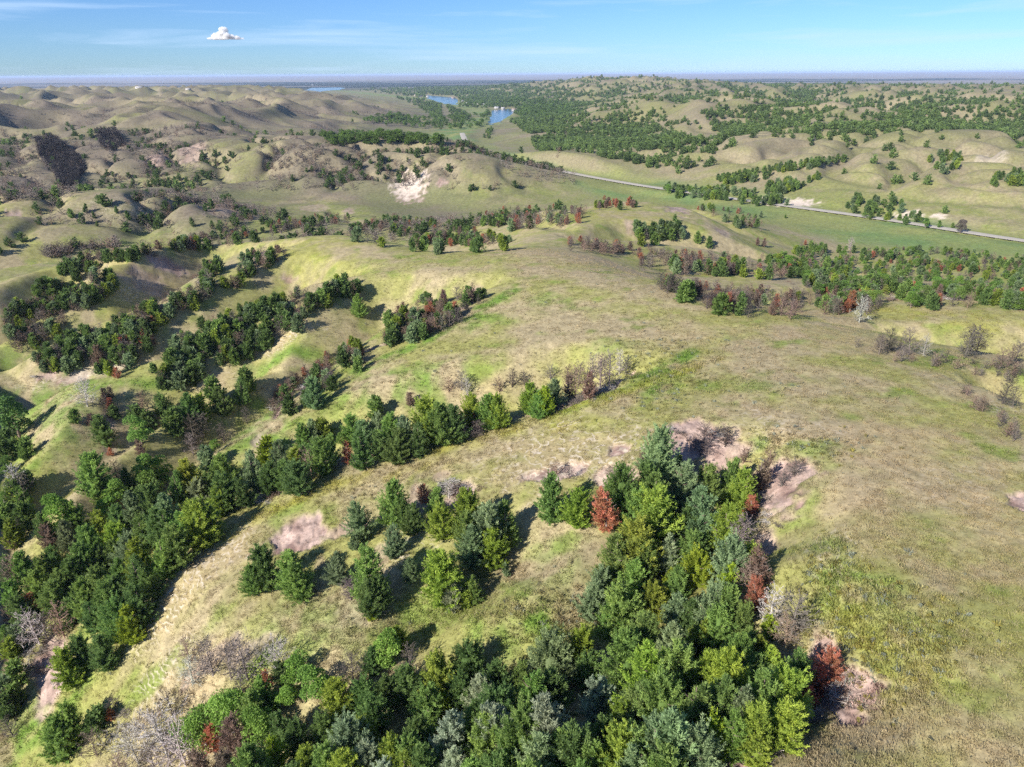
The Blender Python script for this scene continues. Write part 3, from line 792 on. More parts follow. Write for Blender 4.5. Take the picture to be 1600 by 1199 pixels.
def bare_branches(seed, H=5.0, R=1.7, limbs=34, twigs=7, fine=3, mat=None, spread=1.0, th=1.0):
    """the limbs and twigs of a dead cedar"""
    rg = np.random.default_rng(seed); acc = Acc()
    Bp, Bd, Bl, Bw = [], [], [], []
    for i in range(limbs):
        h = .08 + .86 * (i + rg.random()) / limbs; a = i * 2.399 + rg.normal() * .4
        ln = R * spread * (1.05 - h) ** .6 * rg.uniform(.6, 1.15) + .2
        b = np.array([0, 0, h * H]); out = np.array([math.cos(a), math.sin(a), 0])
        rise = rg.uniform(.15, .75) + .5 * h
        s = np.linspace(0, 1, 5)[:, None]
        pts = b + out * ln * s + np.array([0, 0, 1]) * ln * rise * s ** 1.5 + np.cumsum(rg.normal(size=(5, 3)) * .035 * ln, 0) * (s > 0)
        v, f = tube(pts, .034 * th * np.linspace(1, .3, 5) * (1.2 - .6 * h), 3); acc.add(v, f, rg.uniform(.8, 1.2))
        for j in range(twigs):
            s0 = rg.uniform(.25, 1.0); q = np.array([np.interp(s0, s[:, 0], pts[:, k]) for k in range(3)])
            d = unit(out * rg.uniform(.2, 1) + rg.normal(size=3) * .55 + np.array([0, 0, .35]))
            tl = ln * rg.uniform(.22, .48)
            e = q + d * tl
            Bp.append(q); Bd.append(d); Bl.append(tl); Bw.append(.034 * th)
            for _ in range(fine):
                q2 = q + d * tl * rg.uniform(.25, 1); d2 = unit(d + rg.normal(size=3) * .6)
                Bp.append(q2); Bd.append(d2); Bl.append(tl * rg.uniform(.3, .7)); Bw.append(.024 * th)
    v, f = blades(np.array(Bp), np.array(Bd), np.array(Bl), np.array(Bw), rg)
    acc.add(v, f, np.repeat(rg.uniform(.75, 1.2, len(Bp)), 4))
    return acc.mesh('branches', mat or M_WOOD)

def leafy_crown(seed, H=6.0, R=2.6, lobes=11, leaves=300, leaf=.26, mat=None, base=.22):
    rg = np.random.default_rng(seed); acc = Acc()
    for i in range(lobes):
        a = i * 2.4 + rg.random(); h = rg.uniform(.0, 1)
        rr = R * rg.uniform(.25, .72) * math.sqrt(max(0.05, 1 - (h - .35) ** 2 * 1.6))
        c = np.array([rr * math.cos(a), rr * math.sin(a), H * (base + (1 - base) * .86 * h)])
        if i == 0: c = np.array([0, 0, H * .78])
        lr = R * rg.uniform(.34, .55)
        d = unit(rg.normal(size=(leaves, 3))); d[:, 2] = np.where(d[:, 2] < -.3, -d[:, 2], d[:, 2])
        P = c + d * (lr * rg.uniform(.55, 1.05, leaves) ** .6)[:, None] * np.array([1, 1, .8])
        D = unit(d * .5 + rg.normal(size=(leaves, 3)) * .7 + np.array([0, 0, -.1]))
        v, f = blades(P, D, leaf * rg.uniform(.7, 1.3, leaves), leaf * .75 * rg.uniform(.7, 1.3, leaves), rg)
        acc.add(v, f, np.repeat(rg.uniform(.8, 1.2) * rg.uniform(.8, 1.2, leaves), 4))
    return acc.mesh('crown', mat or M_FOL)

# prototypes, all about 6 m tall
CEDAR = [(cedar_crown(100 + i, 6.0, R, nb_, 7, 13, .40, sh, wid=.24), trunk_mesh(150 + i)) for i, (R, nb_, sh) in enumerate(
    [(2.1, 96, .74), (2.4, 110, .64), (1.85, 86, .80), (2.25, 100, .70), (2.55, 120, .56), (1.95, 92, .66), (2.15, 96, .86), (2.45, 112, .60), (2.0, 92, .72), (2.3, 106, .78)])]
CEDAR_M = [(cedar_crown(200 + i, 6.0, R, 46, 5, 8, .74, sh, wid=.30), trunk_mesh(250 + i, limbs=4)) for i, (R, sh) in enumerate([(1.95, .72), (2.2, .62), (1.75, .78), (2.1, .58)])]
RUST = [(cedar_crown(300 + i, 6.0, R, 84, 6, 11, .38, sh, core=False, wid=.22), trunk_mesh(350 + i, limbs=26)) for i, (R, sh) in enumerate([(1.9, .56), (1.75, .64), (2.1, .50)])]
BARE_T = [(bare_branches(400 + i, 6.0, R, li, 8, 4, spread=sp, th=1.7), trunk_mesh(450 + i, r=.12, limbs=0, top=.93)) for i, (R, li, sp) in enumerate([(1.9, 40, 1.0), (2.2, 44, 1.1), (1.6, 34, .9), (2.0, 48, 1.0), (2.4, 36, 1.2)])]
BARE_M = [(bare_branches(470 + i, 6.0, R, li, 9, 4, th=1.9), trunk_mesh(480 + i, r=.13, limbs=0, top=.93)) for i, (R, li) in enumerate([(2.0, 36), (2.3, 40), (1.8, 34)])]
LEAFY = [(leafy_crown(500 + i, 6.0, R, lo, 300), trunk_mesh(550 + i, r=.17, limbs=8, top=.7)) for i, (R, lo) in enumerate([(2.5, 11), (2.9, 13), (2.2, 9)])]
# ------------------------------------------------------------------ colours of the trees (base colours)
TINT = {
 'G': ((.220, .335, .084), 'mid green'), 'Y': ((.295, .385, .062), 'yellow-green'), 'D': ((.160, .250, .074), 'dark green'),
 'B': ((.255, .345, .165), 'blue-green'), 'S': ((.360, .420, .270), 'silvery green'), 'K': ((.330, .430, .044), 'lime green'),
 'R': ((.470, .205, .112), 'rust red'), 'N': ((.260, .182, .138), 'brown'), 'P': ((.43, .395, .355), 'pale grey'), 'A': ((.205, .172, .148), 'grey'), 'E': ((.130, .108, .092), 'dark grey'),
 'L': ((.215, .360, .070), 'leafy green'),
}
# crown tips seen in the photograph: u, v, height (m), tint, form (c cedar, r dead cedar in rust needles, b bare dead tree, l leafy tree)
def T(s):
    out = []
    for it in s.split(';'):
        it = it.strip()
        if not it: continue
        a = it.split(','); out.append((float(a[0]), float(a[1]), float(a[2]), a[3][0], a[3][1] if len(a[3]) > 1 else 'c'))
    return out

GROVES = {}
GROVES['bowl'] = ('in the large front grove', T('''
907,977,6,Y;864,995,7,B;985,982,7,G;980,910,7,G;1020,905,6,Y;922,905,5.5,B;1067,925,5,B;1115,905,7,B;1142,910,6,G;1027,1015,8,Y;1072,1007,7,G;1110,1007,6,Y;1142,1022,6,Y;1095,962,5,Y;1165,995,6,G;1185,1030,6,G;1157,1065,5,B;940,1060,6,S;825,1052,7,G;865,1092,8,S;975,1092,4,Y;972,1140,6,Y;1032,1120,6.5,B;1057,1117,7.5,B;905,1132,7,D;1122,1097,3,B;1122,1127,4,K;1152,1110,5,G;1190,1097,5.5,Y;807,1030,5,G;882,1135,6,G;992,1132,6,G;945,1122,5,D;
1250,1020,6,G;1217,1017,6,Y;1192,1012,6,G;1232,1092,5,Y;1170,985,5.5,G;1197,990,4,Y;1207,1055,6,G;1230,1055,6,Y;1187,903,4,Rr;1212,920,5,Pb;1247,930,5.5,Ab;1235,962,3.4,Nb;1207,965,2.5,K;1305,1015,4,Rr;1287,1040,3.4,Rr;1272,1062,3,Rr;
1027,667,8,B;1022,720,7,D;1062,712,4,Y;1022,742,8,G;1000,760,7,G;1030,767,8.5,Y;1072,720,8,B;1102,720,7,G;1145,715,7,G;1170,727,7,Y;1107,762,8.5,B;1142,785,7,Y;1050,835,6,S;1097,862,5,K;997,812,8,Y;1007,842,7,G;972,840,7,G;940,880,5,B;1150,842,6,B;1052,882,3,K;1145,877,4,K;1185,850,3,Y;1080,830,6,G;1040,800,6,D;1060,880,6,G;1085,790,6,D;985,870,6,G;
1010,705,3,Nr;1190,715,5,Nr;1177,775,3,Rr;1197,852,5,Nr;1100,662,5,Eb;1137,668,3,Eb;1165,815,5,Ab;1180,880,4,Nb;1207,700,2.6,Nb;1245,715,2.6,Ab;1165,700,2.4,Nb;1225,735,2.4,Ab;
1000,1060,6,D;1045,1060,6,G;1090,1065,6,G;1120,1060,5.5,D;870,1050,6,D;920,1020,5,D;960,1020,5,D;1010,960,6,D;1050,975,6,B;780,1075,6,D;820,1110,7,G;845,1150,7,B;925,1165,6,G;1010,1165,6,B;1060,1165,6,G;1100,1150,5,B;1030,1190,6,G;960,1190,6,Y;900,1185,6,G;850,1190,7,G;790,1130,6,G;770,1180,6,D;1190,1145,3.6,Y;955,935,5,G;1130,950,6,G;1080,940,5,D;1165,940,5,G'''))
GROVES['lower'] = ('in the dark bottom-edge grove', T('''
600,990,5,Ll;622,975,4,Y;687,1020,6,Y;727,1003,5,D;752,1055,6,S;660,1070,6,G;692,1080,3,K;700,1097,7,S;777,1090,7,S;520,1062,6,Y;445,1072,3,Ll;490,1042,4.5,Ll;572,1117,6,Y;537,1125,7,B;580,1095,5,D;437,1112,5,D;420,1160,5,K;475,1167,5,Y;560,1150,6,S;612,1150,5,Y;637,1152,5,G;710,1167,4,S;685,1167,3,B;407,1062,5,G;457,1025,4,Ll;595,1187,5,S;625,1180,5,Y;735,1140,2.5,K;775,1162,3,Ab;545,1025,4,Eb;650,1120,5,D;
422,1000,5,Pb;415,1047,2.4,Rr;287,997,4,Nb;322,1005,5,Ab;375,1000,6,Ab;350,1010,5,Ab;292,1030,4,Pb;245,1117,7,Pb;200,1137,6,Pb;275,1137,6,Pb;140,1145,4,Nb;357,1112,6,Nr;325,1132,4,Rr;170,1105,2,Rr;342,1092,5,Ll;305,1120,5,Ll;392,1072,6,G;390,1150,7,G;260,1082,4,Eb;230,1160,6,Ab;180,1180,5,Nb;310,1165,5,Nr;350,1170,5,Nr;
600,1050,5,D;630,1040,5,D;565,1060,5,D;500,1110,5,D;460,1125,5,D;505,1160,6,G;660,1170,5,D;740,1100,6,D;715,1050,5,D;770,1035,5,D;760,1120,6,G;740,1180,5,G;450,1190,5,D;530,1180,6,Y;400,1110,5,Ll;370,1055,3,Ab;440,1030,3.5,D;640,1010,4.5,Eb;575,1010,4,D'''))
GROVES['slope'] = ('on the slope left of front grove', T('''
610,755,7,G;562,782,6,B;640,785,5,D;677,760,5,G;687,792,5,Y;732,760,7,Y;762,775,8,B;785,787,7,G;732,800,6,G;735,820,6.5,B;770,825,6,Y;610,820,5,B;520,862,5,B;567,852,8,G;640,862,4.5,B;690,855,8,Y;550,835,2.5,B;792,880,2,B;407,845,7.5,D;450,855,7,G;465,875,6,G;705,905,4.5,S;742,902,4,G;730,925,2.5,Y;580,947,2,K;575,905,5.5,D;545,905,3.2,Ab;590,895,5,D;390,880,5,G;
862,737,7.5,G;902,760,6,Y;972,730,6,D;950,745,4,G;625,775,5,D;662,757,3,Rr;700,750,3,Pb;870,720,2.2,Nb;955,728,2.4,Nb;890,728,2,Eb'''))
GROVES['rust'] = ('', [(952, 757, 6.5, 'R', 'r')])
GROVES['westwood'] = ('in the big wood at the lower left', T('''
15,907,7,G;40,925,5,Rr;75,905,7,G;120,905,7,G;155,910,7,G;175,937,7,D;195,945,6.5,K;160,950,6,G;122,990,6,D;152,992,6,D;97,1010,7,Y;207,915,7,D;90,1105,7,G;140,1107,4,D;112,1137,3,Y;75,1125,7,G;45,957,6,Pb;85,947,6,Nb;60,960,5,Ab;
127,710,9,G;155,647,8,D;207,632,5,D;212,652,6,Ll;217,685,4,Nr;170,700,2,Rr;225,705,8,Ll;242,717,6,Ll;175,720,5,Nb;295,715,8,Y;320,697,5,B;350,707,8,G;332,687,3,Ll;272,735,7,G;220,740,7,Ll;170,745,7,Ll;200,765,8,B;230,760,8,D;255,770,8,B;302,747,7,B;300,782,8,Y;332,757,6,Y;347,735,7,D;82,775,8,Ll;110,780,7,G;97,810,7,B;65,820,5,Nr;147,800,7,Y;160,780,6,Ll;195,830,7,B;202,842,8,Y;240,840,7,G;270,820,7,G;175,820,6,Y;22,860,7,G;70,855,6,D;120,850,7,G;172,840,7,G;155,855,6,D;60,865,6,G;175,877,6,G;152,887,6,G;390,707,7,B;10,615,11,Dl;
217,610,5,Nb;297,650,7,Eb;310,645,6,Ab;345,660,5,Ab;295,677,5,Ab;382,637,4,Eb;10,730,8,Pb;27,740,7,Ab;125,590,7,Pb;
252,615,6,D;287,615,8,D;310,620,6,Y;265,642,6,G;345,605,7,D;370,590,7,D;330,590,6,G;385,575,6,G;230,640,5,D;
240,790,7,D;215,810,7,G;130,825,7,G;105,870,7,D;90,890,6,G;210,870,7,D;230,880,6,D;45,890,7,G;30,930,6,D;250,800,6,D;320,790,6,D;285,800,6,G;380,740,6,D;180,790,6,D;190,730,6,D;150,740,7,G;320,740,6,D;145,890,6,B;100,940,5,D;135,945,5,D;180,900,6,D;60,800,6,D'''))
GROVES['longgully'] = ('in the long wooded centre gully', T('''
485,588,7,B;585,617,5,G;550,647,6,G;562,655,6,B;585,645,6,B;605,645,7,G;635,647,7,B;665,620,8,Y;687,622,8,G;705,627,7,D;737,615,6,Y;760,617,6,G;777,617,6,Y;485,655,6,B;470,660,6,G;510,675,6,G;535,675,4,Ll;505,655,5,Y;432,687,7,B;410,685,5,K;455,697,6,Y;497,682,7,G;560,672,7,D;615,670,6,D;590,668,6,D;650,660,6,D;440,715,6,D;415,720,6,D;460,720,6,D;475,690,6,D;
541,690,4,Rr;512,722,2,Rr;590,685,3,Rr;702,647,3,Rr;722,650,3,Rr;747,642,3,Rr;640,612,3,Nr;482,705,5,Nb;687,662,3,Ab;745,657,3,Ab;725,665,2.5,Ab;
830,595,6,Y;850,600,5.5,K;865,590,5,B;840,610,5,G;900,575,5,Nb;920,580,5,Nr;890,585,4,Nr;940,555,6,Ab;955,550,6,Ab;970,545,5,Pb;925,555,5,Ab;905,565,5,Ab;885,570,4,Nb;980,555,4,Ab;860,570,3,Ab;800,575,4,Eb;720,580,4,Ab;730,590,4,Pb;700,590,3,Nb;820,580,3,Eb;780,590,3,Nb'''))

ALL = []   # dicts: pos, h, tint, form, grove, u, v
for g, (phrase, lst) in GROVES.items():
    a = np.array([(t[0], t[1], t[2]) for t in lst])
    P = cast(a[:, 0], a[:, 1], a[:, 2] * .97)
    for t, p in zip(lst, P):
        if np.isnan(p).any(): continue
        ALL.append(dict(p=p, h=t[2], tint=t[3], form=t[4], grove=g, phrase=phrase))

# strips of trees farther off: outline of the crown tips in the photograph, number, mix of forms
STRIPS = {
 'third':  ('in the gully below mid ridge', [(590,490),(660,455),(745,438),(760,455),(700,490),(600,530)], 110, 'ccccbbbrrb', 4.2),
 'third2': ('in the gully below mid ridge', [(420,610),(480,560),(560,520),(575,545),(500,600),(430,640)], 80, 'bbbbbrrccb', 4.0),
 'fourth': ('in the widest wooded left gully', [(235,560),(300,500),(400,465),(540,425),(565,435),(480,480),(400,530),(300,575),(250,590)], 220, 'ccccccbbbb', 4.7),
 'fourth2':('at the foot of the left spurs', [(140,545),(200,500),(245,490),(240,520),(200,560),(150,570)], 44, 'ccbbrb', 5.2),
 'leftedge':('in the shaded valley at the left edge', [(0,640),(30,650),(45,720),(30,800),(20,880),(0,900)], 26, 'ccclbc', 6.5),
 'leftedge2':('in the shaded valley at the left edge', [(0,900),(14,920),(20,1000),(14,1150),(0,1190)], 14, 'ccbc', 6.5),
 'mouth':('at the foot of the left spurs', [(90,600),(150,580),(200,570),(180,640),(110,660)], 10, 'cbbr', 4.5),
 'fifth':  ('in the gully high on the left spurs', [(310,410),(335,400),(430,378),(450,388),(400,420),(320,450)], 80, 'ccccbbbrb', 4.4),
 'fifth2': ('in the gully high on the left spurs', [(170,490),(230,465),(330,432),(330,450),(250,490),(180,520)], 110, 'cbbcbb', 4.2),
 'fifth3': ('in the gully high on the left spurs', [(50,545),(110,510),(190,495),(190,530),(120,560),(60,570)], 90, 'cccbb', 4.5),
 'sixth':  ('in the leftmost gully', [(50,440),(100,402),(182,412),(175,450),(120,480),(60,490)], 110, 'cccccbbb', 4.7),
 'sixth2': ('in the leftmost gully', [(0,465),(60,460),(100,490),(60,530),(0,540)], 100, 'cbbbc', 4.4),
 'hollow': ('in the hollow behind the ridge crest', [(540,352),(600,332),(700,340),(790,362),(802,368),(740,376),(640,374),(548,366)], 240, 'ccccbbbbrb', 4.8),
 'hollow2':('in the thicket behind the crest saddle', [(735,335),(800,318),(920,318),(905,336),(830,346),(750,343)], 120, 'cbbbrrbb', 5.2),
 'hollow3':('in the thicket behind the crest saddle', [(920,306),(1000,304),(1012,312),(930,318)], 22, 'rrbc', 4.6),
 'foot':   ('along the foot of the ridge at left', [(90,398),(200,384),(300,362),(420,342),(545,326),(545,340),(420,358),(300,378),(180,395),(100,406)], 320, 'cbbbcrbbbb', 4.4),
 'eastrow':('in the dead row below the round east hill', [(890,366),(960,372),(1050,384),(1050,392),(960,384),(890,376)], 64, 'bbbbbbbr', 4.2),
 'eastclump':('in the clump on the round east hill', [(985,345),(1030,336),(1062,342),(1078,360),(1000,366)], 50, 'ccccccb', 5.0),
 'eastlow':('in the draw beneath the round east hill', [(1000,394),(1100,386),(1230,398),(1240,420),(1100,420),(1000,408)], 120, 'cccbbbbrrb', 5.0),
 'easttop':('on the far side of the east hill', [(1070,314),(1150,318),(1215,350),(1190,356),(1120,334)], 44, 'rrbcccbb', 4.4),
 'deadrow':('in the dead row behind the right shoulder', [(1020,424),(1100,434),(1240,448),(1330,452),(1385,456),(1380,466),(1300,472),(1150,468),(1050,446)], 170, 'bbbbbbbrrc', 4.6),
 'eastwood':('in the valley wood at right', [(1200,398),(1260,372),(1350,386),(1450,380),(1560,392),(1610,396),(1610,458),(1330,458),(1250,440)], 680, 'ccccccllbbbrb', 4.3),
 'rightgully':('in the small gullies at right edge', [(1330,512),(1420,532),(1520,545),(1600,565),(1600,585),(1500,570),(1400,550),(1330,528)], 34, 'bbbbbb', 3.0),
 'rightgully2':('in the small gullies at right edge', [(1505,598),(1545,620),(1600,655),(1600,672),(1540,640),(1505,610)], 16, 'bbbbb', 2.6),
 'roadside':('in the copse above the road', [(1318,312),(1340,300),(1400,304),(1440,322),(1455,345),(1350,332)], 46, 'cccccl', 6.0),
 'roadside2':('in the belt beyond the road', [(1040,283),(1130,288),(1235,298),(1235,312),(1110,303),(1040,296)], 110, 'cccccl', 6.0),
 'hillrow':('in the belt on the hill past the road', [(1120,272),(1200,256),(1320,236),(1325,242),(1210,268),(1130,282)], 110, 'cccccc', 6.0),
 'hillrow2':('in the belt on the hill past the road', [(1195,282),(1278,264),(1286,272),(1215,298)], 60, 'cccccc', 6.0),
 'hillclump':('in the clumps on the right grass hill', [(1440,228),(1500,232),(1512,262),(1470,262)], 26, 'cccccc', 6.5),
 'hillclump2':('in the clumps on the right grass hill', [(1545,262),(1600,256),(1600,278),(1555,280)], 24, 'cccccc', 6.0),
}
SINGLES = T('''558,460,6.5,G;222,498,6.5,D;148,540,6,Nr;172,560,2,Nb;180,322,4,D;130,318,5,D;200,330,5,D;145,330,4,D;245,328,5,D;232,334,4,D;150,345,3,D;300,340,5,D;110,326,5,G;330,345,4.5,D;370,340,4,G;
1350,465,6,Pb;1395,515,4.5,Eb;1380,522,4,Ab;1430,515,5,Ab;1450,525,4,Pb;1520,512,6,Eb;1528,508,6,Eb;1535,515,5,Eb;1585,540,4,Nb;1570,545,4,Nb;1595,535,4,Ab;1575,600,3.4,Eb;1592,605,3.4,Eb;1515,600,2,Nb;1335,455,5,Rr;1345,452,4.5,Rr;1505,345,7,Al;1410,318,6,B;1385,335,4,G;1330,372,6,Pb;1470,345,4,G;1490,348,3,G;1190,330,4,B;1228,335,2.4,G;650,365,5,G;
1092,362,5,G;1110,370,5,G;1195,372,4,Nr;1185,370,4,Nr;1055,335,3,G;860,600,3,Eb''')
def rand_in_poly(poly, n, rg):
    p = np.array(poly, float); lo = p.min(0); hi = p.max(0); out = np.empty((0, 2))
    while len(out) < n:
        c = lo + rg.random((n * 4, 2)) * (hi - lo); out = np.vstack([out, c[in_poly(c[:, 0], c[:, 1], p)]])
    return out[:n]
prg = np.random.default_rng(99)
for g, (phrase, poly, n, mix, hm) in STRIPS.items():
    q = rand_in_poly(poly, n * 3, prg)
    cl = fbm(q[:, 0] * 1.0, q[:, 1] * 2.2, 46, 2, 600) + .22 * prg.normal(size=n * 3)
    q = q[np.argsort(-cl)[:int(n * 1.9)]]; q = q[prg.permutation(len(q))[:n]]
    hh = hm * .84 * prg.uniform(.65, 1.25, n); form = prg.choice(list(mix), n)
    hh = np.where(form == 'b', hh * .9, np.where(form == 'r', hh * .85, hh))
    P = cast(q[:, 0], q[:, 1], hh * .95)
    for i in range(n):
        if np.isnan(P[i]).any() or np.hypot(P[i][0], P[i][1]) > 1100: continue
        f = form[i]
        ti = {'c': prg.choice(list('DDDDGGBBY')), 'b': prg.choice(list('AAANNNEE')), 'r': prg.choice(list('RRNN')), 'l': prg.choice(list('LLG'))}[f]
        ALL.append(dict(p=P[i], h=float(hh[i]), tint=ti, form=f, grove=g.rstrip('23'), phrase=phrase))
a = np.array([(t[0], t[1], t[2]) for t in SINGLES]); P = cast(a[:, 0], a[:, 1], a[:, 2] * .95)
for t, p in zip(SINGLES, P):
    if np.isnan(p).any(): continue
    ALL.append(dict(p=p, h=t[2], tint=t[3], form=t[4], grove='single', phrase=''))
for d in ALL:
    d['r'] = float(np.hypot(d['p'][0], d['p'][1])); dist = math.sqrt(d['r'] ** 2 + (CAM_Z - d['p'][2]) ** 2)
    u, v, w = project(*[np.array([x]) for x in (d['p'][0], d['p'][1], d['p'][2] + d['h'] * .6)])
    d['u'], d['v'] = float(u[0]), float(v[0]); d['size'] = d['h'] / dist
CAP = {'c': 285, 'b': 240, 'r': 130, 'l': 110}
single, rest = [], []
for f in 'cbrl':
    s = sorted([d for d in ALL if d['form'] == f], key=lambda d: -d['size'] - (1 if d['grove'] == 'single' else 0))
    single += s[:CAP[f]]; rest += s[CAP[f]:]

# ------------------------------------------------------------------ labels that single each tree out
ORD = ['', 'first', 'second', 'third', 'fourth', 'fifth', 'sixth', 'seventh', 'eighth', 'ninth', 'tenth', 'eleventh', 'twelfth', 'thirteenth', 'fourteenth', 'fifteenth', 'sixteenth', 'seventeenth', 'eighteenth', 'nineteenth', 'twentieth']
def ordw(k):
    if k <= 20: return ORD[k]
    tens = {2: 'twenty', 3: 'thirty', 4: 'forty', 5: 'fifty', 6: 'sixty', 7: 'seventy'}[k // 10]
    return tens + '-' + ORD[k % 10] if k % 10 else tens[:-1] + 'ieth'
NOUN = {'c': 'cedar', 'r': 'dead cedar', 'b': 'bare dead tree', 'l': 'leafy tree'}
CATS = {'c': ('cedar_tree', 'cedar tree', 'green cedars'), 'r': ('dead_cedar', 'dead cedar', 'dead cedars still in needle'), 'b': ('bare_tree', 'dead tree', 'bare dead trees'), 'l': ('leafy_tree', 'leafy tree', 'broadleaf trees')}
SINGLE_PLACE = [((540,440,580,500), 'alone on grass between two gullies'), ((1300,440,1620,625), 'in the small gullies at right edge'), ((1000,280,1620,440), 'beside the valley road and its meadow'),
                ((0,290,420,370), 'on the left hillside past the ridge'), ((0,0,1620,1250), 'apart from the groves')]
by = {}
for d in single:
    if d['grove'] == 'rust':
        d['label'] = 'bright rust-red dead cedar among green ones at the edge of the front grove'; continue
    ph = d['phrase']
    if not ph:
        for (x0, y0, x1, y1), t in SINGLE_PLACE:
            if x0 <= d['u'] <= x1 and y0 <= d['v'] <= y1: ph = t; break
    col = TINT[d['tint']][1]
    if d['form'] == 'l' and col == 'leafy green': col = 'bright green'
    if d['form'] == 'b' and d['tint'] == 'N': col = 'brown'
    if d['form'] == 'r' and d['tint'] == 'N': col = 'brown-needled'
    by.setdefault((col, NOUN[d['form']], ph), []).append(d)
for (col, noun, ph), L in by.items():
    L.sort(key=lambda d: d['u'])
    for i, d in enumerate(L):
        if len(L) == 1: d['label'] = f'the only {col} {noun} {ph}'
        elif i == 0: d['label'] = f'leftmost {col} {noun} {ph}'
        elif i == len(L) - 1: d['label'] = f'rightmost {col} {noun} {ph}'
        elif i < len(L) / 2: d['label'] = f'{ordw(i + 1)} {col} {noun} from left {ph}'
        else: d['label'] = f'{ordw(len(L) - i)} {col} {noun} from right {ph}'

def place_tree(d, rg):
    f = d['form']; near = d['size'] > 5.0 / 190
    lib = {'c': CEDAR if near else CEDAR_M, 'r': RUST, 'b': BARE_T if d['size'] > 5 / 130 else BARE_M, 'l': LEAFY}[f]
    crown, trunk = lib[rg.integers(len(lib))]
    name, cat, grp = CATS[f]
    root = bpy.data.objects.new(name, None); root.empty_display_size = .5
    COL.objects.link(root)
    p = d['p']; s = d['h'] / 6.0 
    w = s * {'c': rg.uniform(.88, 1.12), 'r': 1.0, 'b': rg.uniform(.9, 1.15), 'l': rg.uniform(.9, 1.15)}[f]
    if d['h'] < 3.2: w *= 1.15
    root.location = (p[0], p[1], p[2] - .08)
    root.rotation_euler = (rg.normal() * .05, rg.normal() * .05, rg.random() * 6.283)
    root.scale = (w, w, s)
    tag(root, d['label'], cat, grp)
    c = np.array(TINT[d['tint']][0]) * (rg.uniform(.84, 1.18) if d['grove'] != 'rust' else 1.2) * (.78 if f == 'b' and d['size'] < 5 / 130 else 1) * (.80 if f in 'cl' and d['size'] < 5 / 165 else 1) * (1 + rg.normal(size=3) * .04)
    o1 = bpy.data.objects.new('trunk', trunk); o2 = bpy.data.objects.new('branches' if f == 'b' else 'crown', crown)
    for o in (o1, o2):
        o.parent = root; COL.objects.link(o)
    o2.color = (*c, 1)
    o1.color = (*(c if f == 'b' else np.array([.20, .15, .125]) if f != 'r' else np.array([.24, .19, .165])), 1)
    return root
trg = np.random.default_rng(5)
for d in sorted(single, key=lambda d: d['r']): place_tree(d, trg)
# ------------------------------------------------------------------ growth nobody could count: scattered on points
def proto_collection(name, meshes):
    c = bpy.data.collections.new(name)
    for i, me in enumerate(meshes):
        c.objects.link(bpy.data.objects.new(f'{name}_{i:02d}', me))
    return c

def scatter(name, label, P, rot, scl, idx, tint, meshes):
    n = len(P)
    me = bpy.data.meshes.new(name)
    me.vertices.add(n); me.vertices.foreach_set('co', np.asarray(P, np.float32).ravel())
    for k, t, a, f in (('rot', 'FLOAT_VECTOR', rot, 'vector'), ('scl', 'FLOAT_VECTOR', scl, 'vector'), ('pick', 'INT', idx, 'value')):
        at = me.attributes.new(k, t, 'POINT')
        at.data.foreach_set(f, np.asarray(a, np.int32 if t == 'INT' else np.float32).ravel())
    at = me.attributes.new('tint', 'FLOAT_COLOR', 'POINT')
    at.data.foreach_set('color', np.c_[np.clip(tint, .005, .95), np.ones(n)].astype(np.float32).ravel())
    o = link(name, me)
    ng = bpy.data.node_groups.new(name, 'GeometryNodeTree')
    ng.interface.new_socket('Geometry', in_out='INPUT', socket_type='NodeSocketGeometry')
    ng.interface.new_socket('Geometry', in_out='OUTPUT', socket_type='NodeSocketGeometry')
    N, L = ng.nodes, ng.links
    gi, go = N.new('NodeGroupInput'), N.new('NodeGroupOutput')
    ci = N.new('GeometryNodeCollectionInfo'); ci.inputs['Collection'].default_value = proto_collection(name + '_kit', meshes)
    ci.inputs['Separate Children'].default_value = True; ci.inputs['Reset Children'].default_value = True
    ip = N.new('GeometryNodeInstanceOnPoints'); ip.inputs['Pick Instance'].default_value = True
    def attr(nm, t):
        a = N.new('GeometryNodeInputNamedAttribute'); a.data_type = t; a.inputs['Name'].default_value = nm; return a.outputs['Attribute']
    L.new(gi.outputs[0], ip.inputs['Points']); L.new(ci.outputs[0], ip.inputs['Instance'])
    L.new(attr('pick', 'INT'), ip.inputs['Instance Index']); L.new(attr('rot', 'FLOAT_VECTOR'), ip.inputs['Rotation']); L.new(attr('scl', 'FLOAT_VECTOR'), ip.inputs['Scale'])
    L.new(ip.outputs[0], go.inputs[0])
    o.modifiers.new('scatter', 'NODES').node_group = ng
    tag(o, label, kind='stuff')
    return o

srg = np.random.default_rng(31)
def yaw(n, tilt=.06): return np.c_[srg.normal(size=n) * tilt, srg.normal(size=n) * tilt, srg.random(n) * 6.283]
def col_at(x, y): return np.stack([ground_z(x, y, G_COL[..., k]) for k in range(3)], -1)

